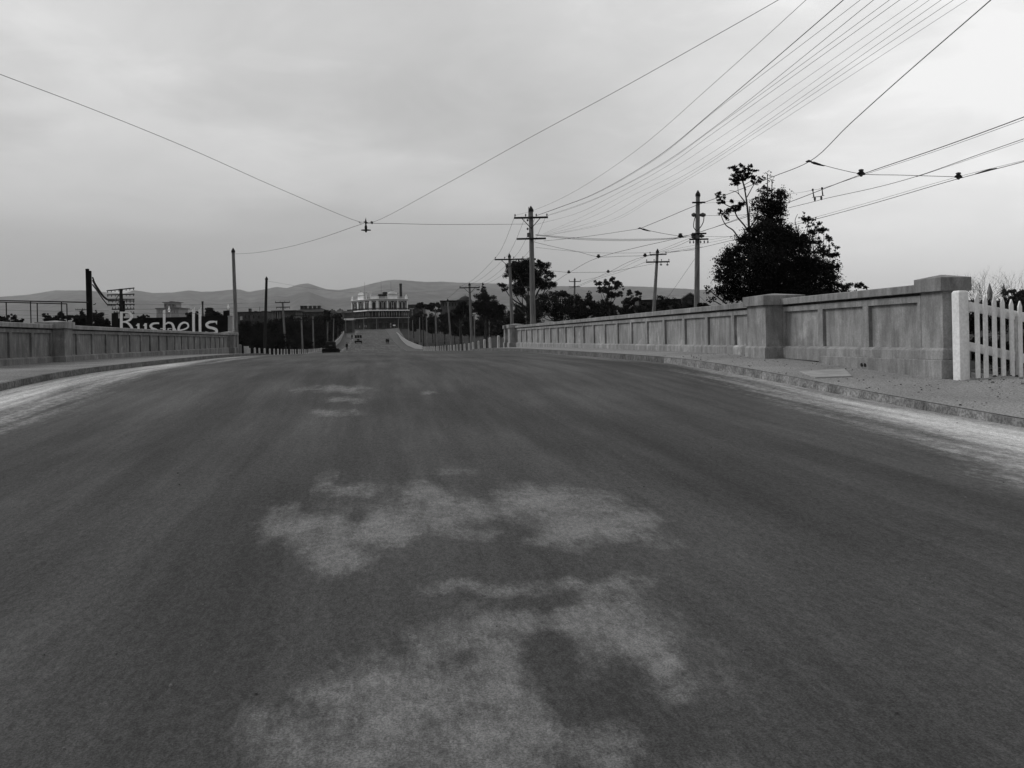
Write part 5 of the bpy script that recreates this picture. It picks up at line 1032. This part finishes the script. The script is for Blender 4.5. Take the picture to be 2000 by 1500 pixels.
for x, yt, w, lab in ((1933.5, 553.5, 4.2, 'left and nearer of the two far grey spires'), (1961, 553.5, 3.0, 'right and slimmer of the two far grey spires')):
    e, T = bld('spire', lab, 420, cat='spire'); k = 420/FPX; c0 = T(x, 585, 0); h = (585-yt)*k; z = (585-573)*k+c0[2]
    b = MB(); r = w*.8*k; b.box(c0[0]-r, c0[0]+r, c0[1]-r, c0[1]+r, c0[2]-10, z); b.build('tower', 'far_stone', e)
    b = MB(); r = w*k; b.hexa([(c0[0]-r, c0[1]-r, z+.01), (c0[0]+r, c0[1]-r, z+.01), (c0[0]+r, c0[1]+r, z+.01), (c0[0]-r, c0[1]+r, z+.01)], [(c0[0]-.08, c0[1]-.08, c0[2]+h), (c0[0]+.08, c0[1]-.08, c0[2]+h), (c0[0]+.08, c0[1]+.08, c0[2]+h), (c0[0]-.08, c0[1]+.08, c0[2]+h)]); b.build('steeple', 'far_stone', e)
# white rails up the far hill
def rail_wall(pts, label):
    b = MB(); q = [np.array(P(x, y, D)) for x, y, D, h in pts]
    for i in range(len(q)-1):
        a, c_ = q[i], q[i+1]; ha, hc = pts[i][3], pts[i+1][3]; n = np.cross(c_-a, (0, 0, 1)); n /= np.linalg.norm(n); n *= .09
        b.hexa([a-n-np.array([0,0,ha]), a+n-np.array([0,0,ha]), c_+n-np.array([0,0,hc]), c_-n-np.array([0,0,hc])], [a-n, a+n, c_+n, c_-n])
    o = b.build('white_rail_wall', 'rail_white'); return tag(o, label, 'low wall')
rail_wall([(826, 676.5, 178, 1.3), (819, 674, 188, 1.3), (811, 671.3, 200, 1.25), (806, 669.2, 212, 1.2), (796, 665, 243, 1.4), (785, 658, 300, 1.7), (778, 651.5, 362, 1.6), (773, 647.6, 425, 1.3)], 'curving low white wall climbing the hill right of the road')
rail_wall([(651, 669.5, 228, 1.3), (656, 665.5, 250, 1.3), (662, 660, 282, 1.5), (667, 653.5, 330, 1.6), (671, 647.5, 385, 1.6), (673.5, 643.5, 430, 1.4)], 'curving low white wall climbing the hill left of the road')
# picket line along the foot of the embankment
b = MB()
for i in range(60):
    x = 842+i*1.05; D = 300; p = np.array(P(x, 656+2*math.sin(i*.7), D)); b.box(p[0]-.05, p[0]+.05, p[1]-.04, p[1]+.04, p[2]-1.3, p[2])
tag(b.build('paling_fence', 'old_timber'), 'row of thin grey palings along the grassy embankment', 'fence')

# ================================================================ HOTEL
HD = 500.0; hc = np.array(P(731, 643, HD)); HZ = 6.4
hotel = empty('hotel', (float(hc[0]), float(hc[1]), HZ), 'ornate three-storey corner hotel with white trim and verandah at the road end', 'hotel')
ho = np.array([hc[0], hc[1], HZ])
def wz(py): return P(731, py, HD)[2]-HZ
zG, zB1, zB2, zC, zP = wz(621), wz(620.5), wz(606), wz(585.5), wz(579)     # first balcony, second balcony, cornice, parapet top
pA = np.array(P(724.4, 640, HD))[:2]-ho[:2]; pB = np.array(P(738, 640, HD))[:2]-ho[:2]
pR = np.array(P(797, 640, HD+9))[:2]-ho[:2]; pL = np.array(P(688, 640, HD+19))[:2]-ho[:2]
back = F[:2]*20-R0[:2]*3
b = MB(); ring = [pL, pA, pB, pR, pR+back, pL+back*.4]
n = len(ring); b.add([(p_[0], p_[1], -1) for p_ in ring]+[(p_[0], p_[1], zC) for p_ in ring], [tuple(range(n)), tuple(range(2*n-1, n-1, -1))]+[(i, (i+1) % n, (i+1) % n+n, i+n) for i in range(n)]); b.build('wall', 'brick', hotel)
class Fac:
    def __init__(s, a, c): s.a = a; s.L = float(np.linalg.norm(c-a)); s.u = (c-a)/s.L; s.n = np.array([s.u[1], -s.u[0]]); s.n = s.n if np.dot(s.n, F[:2]) < 0 else -s.n
    def p(s, t, z, o): q = s.a+s.u*t+s.n*o; return (q[0], q[1], z)
    def box(s, b, t0, t1, z0, z1, o0, o1):
        return b.hexa([s.p(t0, z0, o0), s.p(t1, z0, o0), s.p(t1, z0, o1), s.p(t0, z0, o1)], [s.p(t0, z1, o0), s.p(t1, z1, o0), s.p(t1, z1, o1), s.p(t0, z1, o1)])
    def prt(s, name, m, t0, t1, z0, z1, o0, o1, parent=hotel): b = MB(); s.box(b, t0, t1, z0, z1, o0, o1); return b.build(name, m, parent)
    def arch(s, t, w, z0, z1, o, name, m, parent, o2=.02):
        b = MB(); k = 8; pts = [(t-w/2, z0), (t+w/2, z0), (t+w/2, z1-w/2)]+[(t+w/2*math.cos(math.pi*i/k), z1-w/2+w/2*math.sin(math.pi*i/k)) for i in range(1, k)]+[(t-w/2, z1-w/2)]
        m_ = len(pts); b.add([s.p(a, z, o) for a, z in pts]+[s.p(a, z, o2) for a, z in pts], [tuple(range(m_)), tuple(range(2*m_-1, m_-1, -1))]+[(i, i+m_, (i+1) % m_+m_, (i+1) % m_) for i in range(m_)]); return b.build(name, m, parent)
fL, fC, fR = Fac(pL, pA), Fac(pA, pB), Fac(pB, pR)
winb = zB2+.2
def window(fc, t, w):
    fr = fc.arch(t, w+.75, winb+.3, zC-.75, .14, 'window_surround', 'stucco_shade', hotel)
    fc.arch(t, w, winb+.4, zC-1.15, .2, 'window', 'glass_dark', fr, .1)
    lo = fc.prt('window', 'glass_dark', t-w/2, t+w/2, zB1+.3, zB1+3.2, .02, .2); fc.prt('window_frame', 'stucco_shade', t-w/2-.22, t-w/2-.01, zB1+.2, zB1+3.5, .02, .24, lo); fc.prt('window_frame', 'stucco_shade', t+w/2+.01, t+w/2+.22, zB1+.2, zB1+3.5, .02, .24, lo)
Wr = fR.L
for s_ in (.075, .195, .365, .475, .66, .77, .9): pass
tR = lambda px: (px-738)/(797-738)*Wr; tL = lambda px: (px-688)/(724.4-688)*fL.L
for px in (743.8, 751.5, 762.5, 771.8, 782.5, 789.5): window(fR, tR(px), 1.15)
for px in (692, 697.5, 703.5, 709, 716.3, 719.6): window(fL, tL(px), 1.15*fL.L/11*.6)
window(fC, fC.L/2, 1.7)
for fc, n__ in ((fR, 12), (fL, 10)):
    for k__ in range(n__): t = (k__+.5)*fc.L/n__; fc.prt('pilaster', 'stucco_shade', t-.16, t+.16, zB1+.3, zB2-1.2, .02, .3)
# pilasters, cornice, parapet
for fc, pts in ((fR, (738.6, 757, 777.3, 796.2)), (fL, (688.6, 700.6, 713.2, 723.8))):
    for px in pts:
        t = tR(px) if fc is fR else tL(px); w2 = .38 if fc is fR else .5
        fc.prt('pilaster', 'stucco', max(t-w2, 0), min(t+w2, fc.L), zB2, zC-.02, .02, .32)
for t in (.35, fC.L-.35): fC.prt('pilaster', 'stucco', t-.35, t+.35, zB2, zC-.02, .02, .3)
for fc in (fL, fC, fR):
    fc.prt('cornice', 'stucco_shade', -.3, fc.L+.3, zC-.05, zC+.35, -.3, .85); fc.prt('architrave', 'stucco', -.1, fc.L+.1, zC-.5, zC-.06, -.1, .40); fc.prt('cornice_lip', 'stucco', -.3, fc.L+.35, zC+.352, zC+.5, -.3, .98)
    fc.prt('string_course', 'stucco', 0, fc.L, zB2+2.2 if fc is not fC else zB2+2.2, zB2+2.32, .02, .12)
# parapet: solid panels, balustrades (dark gaps) between pedestals, pediments
def balus(fc, t0, t1):
    g = MB(); fc.box(g, t0, t1, zC+.5, zC+.75, -.1, .15); fc.box(g, t0, t1, zC+1.5, zC+1.75, -.12, .17)
    n_ = int((t1-t0)/.55)
    for i in range(n_): t = t0+(i+.5)*(t1-t0)/n_; fc.box(g, t-.14, t+.14, zC+.75, zC+1.5, -.08, .1)
    g.build('balustrade', 'stucco_shade', hotel)
def pediment(fc, t, w, h):
    ex = fc.prt('pediment', 'stucco', t-w/2, t+w/2, zC+.5, zC+2.7, -.4, .25); fc.prt('pediment_cornice', 'stucco_shade', t-w/2-.25, t+w/2+.25, zC+2.7, zC+3.05, -.6, .5, ex)
    b = MB(); k = 10; pts = [(t-w/2*1.0, zC+3.05), (t+w/2*1.0, zC+3.05)]+[(t+w/2*.82*math.cos(math.pi*i/k)**1 if True else 0, zC+3.2+h*math.sin(math.pi*i/k)) for i in range(0, k+1)]
    m_ = len(pts); b.add([fc.p(a, z, .22) for a, z in pts]+[fc.p(a, z, -.35) for a, z in pts], [tuple(range(m_)), tuple(range(2*m_-1, m_-1, -1))]+[(i, i+m_, (i+1) % m_+m_, (i+1) % m_) for i in range(m_)]); b.build('pediment_arch', 'stucco', ex)
    b = MB(); q = fc.p(t, zC+3.2+h, 0); b.lathe(q, [(.35, -.1), (.15, .25), (.32, .5), (.3, .7), (.08, .95), (.02, 1.3)], 10); b.build('urn', 'stucco_shade', ex)
    for s__ in (-1, 1): b = MB(); q = fc.p(t+s__*w*.44, zC+3.05, 0); b.lathe(q, [(.3, 0), (.12, .3), (.3, .6), (.05, 1.0)], 8); b.build('urn', 'stucco', ex)
pediment(fR, tR(767.5), (777-758.5)/59*Wr, 1.5); pediment(fL, tL(706.3), (713-700)/36.4*fL.L*.85, 1.4)
balus(fR, tR(739), tR(757.5)); balus(fR, tR(778), tR(791.5)); balus(fL, tL(713.5), fL.L-.4); balus(fL, tL(689.5), tL(699))
fC.prt('parapet_panel', 'stucco', 0, fC.L, zC+.5, zC+2.0, -.2, .2)
fR.prt('pedestal', 'stucco', Wr-1.4, Wr, zC+.5, zC+1.9, -.3, .3); fR.prt('pedestal', 'stucco', 0, .8, zC+.5, zC+2.0, -.3, .3); fL.prt('pedestal', 'stucco', 0, 1.6, zC+.5, zC+1.9, -.3, .3)
for fc, t in ((fR, Wr-.7), (fL, .8)):
    b = MB(); b.lathe(fc.p(t, zC+1.9, 0), [(.35, 0), (.45, .3), (.4, .6), (.15, .8), (.05, 1.1)], 10); b.build('urn', 'stucco', hotel)
# chimneys, tank, flagpoles
for px, w, yt in ((715.5, 2.4, 569), (723.5, 2.6, 568.3)):
    q = np.array(P(px, 580, HD+3))-ho; k = HD/FPX; b = MB(); b.box(q[0]-w*k/2, q[0]+w*k/2, q[1]-.4, q[1]+.4, zC, wz(yt+1.3)); b.box(q[0]-w*k/2-.35, q[0]+w*k/2+.5, q[1]-.6, q[1]+.6, wz(yt+1.3), wz(yt)); b.build('chimney', 'stucco', hotel)
q = np.array(P(751.8, 573, HD+6))-ho; b = MB(); b.lathe((q[0], q[1], 0), [(1.0, wz(577.6)), (1.3, wz(575)), (1.35, wz(570.8)), (1.2, wz(569.8)), (.2, wz(569.4))], 16); b.build('water_tank', 'iron', hotel)
b = MB(); q = np.array(P(744.5, 576, HD+6))-ho; b.box(q[0]-1.6, q[0]+2.2, q[1]-1, q[1]+1, zC, wz(574)); b.box(q[0]-1.9, q[0]+3.8, q[1]-1.2, q[1]+1.2, wz(577.5), wz(576.3)); b.build('roof_hutch', 'iron', hotel)
for px, yt in ((712.6, 549), (744.8, 546.5), (764, 549)):
    q = np.array(P(px, 580, HD+5))-ho; b = MB(); b.tube([(q[0], q[1], zC), (q[0], q[1], wz(yt))], [.10, .05], 6); b.build('flagpole', 'old_timber', hotel)
# verandah: floors, fascia, railings, posts, ground floor awning
def off_ring(o): 
    def isec(f1, f2):
        a1 = f1.a+f1.n*o; a2 = f2.a+f2.n*o; A_ = np.array([f1.u, -f2.u]).T; s_ = np.linalg.solve(A_, a2-a1); return a1+f1.u*s_[0]
    return [pL+fL.n*o-fL.u*.8, isec(fL, fC), isec(fC, fR), pR+fR.n*o]
def band(name, m, o0, o1, z0, z1, parent=hotel):
    A_, B_ = off_ring(o0), off_ring(o1); b = MB()
    for i in range(3): b.hexa([(*A_[i], z0), (*A_[i+1], z0), (*B_[i+1], z0), (*B_[i], z0)], [(*A_[i], z1), (*A_[i+1], z1), (*B_[i+1], z1), (*B_[i], z1)])
    return b.build(name, m, parent)
band('balcony_floor', 'dark_timber', .05, 2.6, zB2-.12, zB2); band('fascia', 'stucco', 2.6, 2.72, zB2-.42, zB2+.16)
band('balcony_floor', 'dark_timber', .05, 2.6, zB1-.15, zB1); band('fascia', 'stucco_shade', 2.6, 2.7, zB1-.25, zB1+.05)
band('awning', 'slate', 2.6, 4.0, zB1-.9, zB1-.7)
R_ = off_ring(2.62)
for zb, nm in ((zB2+.16, 'balcony_railing'), (zB1+.05, 'balcony_railing')):
    b = MB()
    for i in range(3):
        a_, c_ = R_[i], R_[i+1]; L_ = np.linalg.norm(c_-a_); b.bar((*a_, zb+1.0), (*c_, zb+1.0), .12, .1); b.bar((*a_, zb+.55), (*c_, zb+.55), .05, .35)
        for j in range(int(L_/.35)): p_ = a_+(c_-a_)*(j+.5)/int(L_/.35); b.box(p_[0]-.05, p_[0]+.05, p_[1]-.04, p_[1]+.04, zb, zb+.97)
    b.build(nm, 'dark_timber', hotel)
for i in range(3):
    a_, c_ = R_[i], R_[i+1]; L_ = np.linalg.norm(c_-a_); n_ = max(1, int(L_/4))
    for j in range(n_+(1 if i == 2 else 0)):
        p_ = a_+(c_-a_)*j/n_; b = MB(); b.tube([(p_[0], p_[1], -.8), (p_[0], p_[1], zB2-.4)], .11, 8); b.build('verandah_post', 'grey_wall', hotel)
for fc, xs in ((fR, (.08, .3, .52, .74, .92)), (fL, (.1, .3, .5, .7, .9))):
    for s_ in xs: w_ = fc.prt('shop_window', 'glass_dark', fc.L*s_-1, fc.L*s_+1, .9, 3.6, .02, .1); fc.prt('window_frame', 'grey_wall', fc.L*s_-1.15, fc.L*s_+1.15, 3.6, 3.8, .02, .2, w_)
dr = fC.prt('door', 'dark_timber', fC.L/2-.9, fC.L/2+.9, 0, 3.2, .02, .1); fC.prt('handle', 'letter_grey', fC.L/2+.5, fC.L/2+.6, 1.4, 1.6, .1, .16, dr)
for fc, s_, z in ((fR, .42, 3.0), (fR, .42, 1.6), (fL, .42, 2.0), (fL, .7, 2.2), (fL, .78, 2.0)):
    fc.prt('poster', 'letter_grey', fc.L*s_-.35, fc.L*s_+.35, z-.6, z+.5, .1, .14)
e = empty('smokestack', tuple(P(783.4, 600, 540)), 'square dark smokestack rising behind the right side of the hotel', 'chimney'); po_ = np.array(e.location); k = 540/FPX; zt = P(783.4, 553.8, 540)[2]-po_[2]
b = MB(); b.hexa([(-2.7*k, -.8, -8), (2.7*k, -.8, -8), (2.7*k, .8, -8), (-2.7*k, .8, -8)], [(-2.3*k, -.7, zt), (2.3*k, -.7, zt), (2.3*k, .7, zt), (-2.3*k, .7, zt)]); b.box(-2.7*k, 2.7*k, -.8, .8, zt-1.0, zt+.02-.3); b.build('stack', 'slate', e)
e_ = np.array(P(770, 640.5, 452)); sb = empty('signboard', tuple(e_), 'small white signboard on a post before the hotel right side', 'signboard'); b = MB(); b.box(-.08, .08, -.05, .05, -1.2, 1.0); b.build('post', 'old_timber', sb); b = MB(); b.box(-.6, .6, -.08, .08, 1.0, 1.6); b.build('board', 'letter_white', sb)

# ================================================================ VEHICLES
def car(label, px, X, py_g, wpx, D, body_m, tall=1.85, tone='dark', z=None):
    x = P(px, 670, D)[0]; y = P(px, 670, D)[1]; zg = Sf(y)-.08 if z is None else z
    e = empty('motor_car', (x, y, zg), label, 'motor car', rz=random.uniform(-.03, .03)); W_ = wpx*D/FPX; h = tall/1.85
    b = MB(); b.hexa([(-.62,-1.6,.42*h),(.62,-1.6,.42*h),(.62,1.2,.42*h),(-.62,1.2,.42*h)], [(-.70,-1.72,1.12*h),(.70,-1.72,1.12*h),(.66,1.2,1.10*h),(-.66,1.2,1.10*h)]); b.build('body', body_m, e, bevel=.05)
    b = MB(); b.hexa([(-.40,1.19,.5*h),(.40,1.19,.5*h),(.34,2.1,.5*h),(-.34,2.1,.5*h)], [(-.46,1.19,1.08*h),(.46,1.19,1.08*h),(.32,2.1,.98*h),(-.32,2.1,.98*h)]); b.build('bonnet', body_m, e, bevel=.05)
    b = MB(); b.box(-.33, .33, 2.1, 2.18, .5*h, .98*h); b.build('radiator', 'iron', e, bevel=.02)
    # hood and its side frames
    rf = MB(); rf.hexa([(-.68,-1.62,1.74*h),(.68,-1.62,1.74*h),(.66,.75,1.76*h),(-.66,.75,1.76*h)], [(-.58,-1.5,1.86*h),(.58,-1.5,1.86*h),(.56,.7,1.86*h),(-.56,.7,1.86*h)]); roof = rf.build('roof', 'car_black' if tone == 'dark' else 'car_pale', e, bevel=.03)
    rb = MB(); rb.hexa([(-.68,-1.74,1.1*h),(.68,-1.74,1.1*h),(.68,-1.68,1.1*h),(-.68,-1.68,1.1*h)], [(-.64,-1.62,1.76*h),(.64,-1.62,1.76*h),(.64,-1.56,1.76*h),(-.64,-1.56,1.76*h)])
    if tone == 'dark': rb.build('hood_back', 'car_black', e)
    for sx in (-1, 1):
        for yy in (-1.55, -.5, .7): p_ = MB(); p_.bar((sx*.66, yy, 1.1*h), (sx*.64, yy, 1.76*h), .06, .06, up=(0, 1, 0)); p_.build('pillar', 'car_black' if tone == 'dark' else 'car_pale', e)
        fd_ = MB(); xo = sx*(W_/2); xi = sx*.62
        for ya, za, yb, zb in ((-2.0,.55,-1.75,.82),(-1.75,.82,-1.1,.86),(-1.1,.86,-.75,.45),(-.75,.45,.75,.42),(.75,.42,1.15,.80),(1.15,.80,1.7,.86),(1.7,.86,2.05,.6)):
            fd_.hexa([(min(xi,xo),ya,za*h),(max(xi,xo),ya,za*h),(max(xi,xo),yb,zb*h),(min(xi,xo),yb,zb*h)], [(min(xi,xo),ya,za*h+.05),(max(xi,xo),ya,za*h+.05),(max(xi,xo),yb,zb*h+.05),(min(xi,xo),yb,zb*h+.05)])
        fd_.build('mudguard', 'car_black', e)
        for yy in (-1.42, 1.42):
            wh = MB(); c = (sx*(W_/2-.18), yy, .38); wh.tube([(c[0]-.07, yy, .38), (c[0]-.07, yy, .38), (c[0]+.07, yy, .38)], [.28, .38, .38], 16); wo = wh.build('wheel', 'tyre', e); hb = MB(); hb.tube([(c[0]-.09, yy, .38), (c[0]+.09, yy, .38)], .12, 10); hb.build('hub', 'car_black', wo)
        hl = MB(); hl.tube([(sx*.52, 2.0, .95*h), (sx*.52, 2.16, .95*h)], [.08, .12], 10); hl.build('headlight', 'letter_grey' if tone != 'dark' else 'iron', e)
    b = MB(); b.box(-W_/2+.1, W_/2-.1, -2.06, -1.98, .45*h, .56*h); b.build('bumper', 'car_black', e)
    sp = MB(); sp.tube([(0, -1.78, .78*h), (0, -1.94, .78*h)], .33, 16); sp.build('spare_wheel', 'tyre', e)
    return e
c1 = car('black motor car with its hood up driving away beside the left guard posts', 646.6, -4.8, 691, 33, 112, 'car_black', 1.8)
cw = MB(); cw.box(-.25, .25, -1.80, -1.75, 1.28, 1.42); cw.build('rear_window', 'grey_wall', c1)
for ch in c1.children:
    if ch.name.split('.')[0] in ('roof', 'pillar', 'hood_back', 'rear_window'): ch.scale[0] = .80
b = MB(); b.hexa([(-.86,-1.95,.30),(.86,-1.95,.30),(.86,-1.2,.30),(-.86,-1.2,.30)], [(-1.02,-1.98,.98),(1.02,-1.98,.98),(1.0,-1.2,1.02),(-1.0,-1.2,1.02)]); b.build('luggage_trunk', 'car_black', c1, bevel=.05)
D2 = 285; x2, y2, _ = P(700, 670, D2); c2 = empty('motor_coach', (x2, y2, Sf(y2)-.07), 'pale motor coach with three dark window openings coming down the far hill', 'motor coach')
b = MB(); b.box(-1.12, 1.12, -1.9, 4.0, .78, 1.62); b.build('body', 'car_pale', c2, bevel=.05)
b = MB(); b.box(-1.02, 1.02, -1.85, 3.9, 1.622, 2.52); b.build('cabin', 'glass_dark', c2)
b = MB(); b.box(-1.0, 1.0, -1.9, 3.95, 2.522, 2.64); b.build('roof', 'car_pale', c2, bevel=.03)
for s_ in (-1.0, -.36, .36, 1.0): b = MB(); b.box(s_-.05, s_+.05, -1.93, -1.87, 1.63, 2.52); b.build('pillar', 'car_pale' if abs(s_) < .5 else 'car_black', c2)
b = MB(); b.box(-1.1, 1.1, -1.8, 3.8, .32, .77); b.build('chassis', 'car_black', c2, bevel=.03)
b = MB(); b.box(-1.15, 1.15, -2.15, -2.05, .38, .5); b.build('bumper', 'car_black', c2)
b = MB(); b.box(-.35, .35, -1.98, -1.905, .85, 1.35); b.build('radiator', 'iron', c2)
for sx in (-.9, .9):
    for yy in (-1.2, 3.0): wh = MB(); wh.tube([(sx-.1, yy, .42), (sx+.1, yy, .42)], .42, 16); wh.build('wheel', 'tyre', c2)
    hl = MB(); hl.tube([(sx*.75, -2.0, .98), (sx*.75, -1.9, .98)], [.13, .08], 10); hl.build('headlight', 'letter_grey', c2)

# ================================================================ PEOPLE (distant walkers)
def person(px, py_f, D, h, label, group=None, stride=.18, arm=.1, dark='cloth_dark', hat=True, seed=0, face=1):
    x, y, _ = P(px, py_f, D); z = Sf(y, x)-(.1 if abs(x) < KX else 0)
    rs = random.Random(seed); s_ = h/1.75; e = empty('person', (x, y, z), label, 'person', group, rz=rs.uniform(-.2, .2)); st = stride
    V = [(0,0,.95),(0,0,1.15),(0,0,1.38),(0,0,1.50),(0,.01,1.60),(0,.02,1.70), (.10,0,.90),(.11,st*.5,.50),(.11,st,.08),(.11,st+.14*face,.03), (-.10,0,.90),(-.11,-st*.35,.50),(-.11,-st,.08),(-.11,-st+.14*face,.03),
         (.19,0,1.40),(.24,-arm*.5,1.12),(.24,arm*.4,.88),(.24,arm*.5,.78), (-.19,0,1.40),(-.24,arm*.6,1.12),(-.24,-arm*.2,.88),(-.24,-arm*.3,.78)]
    E = [(0,1),(1,2),(2,3),(3,4),(4,5),(0,6),(6,7),(7,8),(8,9),(0,10),(10,11),(11,12),(12,13),(2,14),(14,15),(15,16),(16,17),(2,18),(18,19),(19,20),(20,21)]
    Rd = [.15,.155,.17,.065,.095,.07,.11,.085,.06,.045,.11,.085,.06,.045,.085,.065,.05,.04,.085,.065,.05,.04]
    me = bpy.data.meshes.new('body'); me.from_pydata([(a*s_, b_*s_, c*s_) for a, b_, c in V], E, []); me.update(); o = bpy.data.objects.new('body', me); COL.objects.link(o); o.parent = e
    m_ = o.modifiers.new('skin', 'SKIN')
    for i, r in enumerate(Rd): me.skin_vertices[0].data[i].radius = (r*s_, r*s_*.85)
    me.skin_vertices[0].data[0].use_root = True; o.modifiers.new('sub', 'SUBSURF').levels = 1; o.modifiers['sub'].render_levels = 2; me.materials.append(M[dark])
    b = MB(); b.tube([(0, 0, .62*s_), (0, 0, .95*s_), (0, 0, 1.2*s_), (0, 0, 1.44*s_)], [.22*s_, .19*s_, .2*s_, .12*s_], 12); b.xf(lambda x_, y_, z_: (x_, y_*.75, z_)); b.build('coat', dark, e)
    b = MB(); b.lathe((0, .01*s_, 1.58*s_), [(.085*s_, -.07), (.1*s_, 0), (.09*s_, .08)], 10); b.build('head', 'skin', e)
    if hat: b = MB(); b.lathe((0, .01*s_, 1.68*s_), [(.16*s_, 0), (.16*s_, .02), (.1*s_, .025), (.095*s_, .12), (.02, .13)], 14); b.build('hat', dark, e)
    return e
person(677.5, 682.5, 217, 1.75, 'person in dark clothes and hat walking in the gutter right of the black car', seed=1)
person(687.6, 661.5, 332, 1.72, 'person in dark clothes standing far up beside the left kerb', seed=2)
person(755.2, 671, 273, 1.76, 'left of two people walking side by side in the road', 'pair walking in the road', seed=3)
person(758.4, 671.6, 271, 1.72, 'right of two people walking side by side in the road', 'pair walking in the road', seed=4)
person(809.8, 683, 214, 1.7, 'left of two people by the right guard posts, leaning with one arm out', seed=5, arm=.35)
person(814.8, 682, 216, 1.66, 'right of two people standing close to the right guard posts', seed=6, stride=.05)

# ================================================================ HAZE
hz = MB(); hz.box(-9500, 13500, -2600, 14200, -9, 900); hv = bpy.data.materials.new('air'); hv.use_nodes = True; t = hv.node_tree; t.nodes.clear()
vo = t.nodes.new('ShaderNodeVolumePrincipled'); vo.inputs['Color'].default_value = (.93, .93, .93, 1); vo.inputs['Density'].default_value = 4.2e-5; vo.inputs['Anisotropy'].default_value = .0
oo = t.nodes.new('ShaderNodeOutputMaterial'); t.links.new(vo.outputs[0], oo.inputs['Volume']); M['air'] = hv
haze = hz.build('haze', 'air'); tag(haze, kind='stuff')
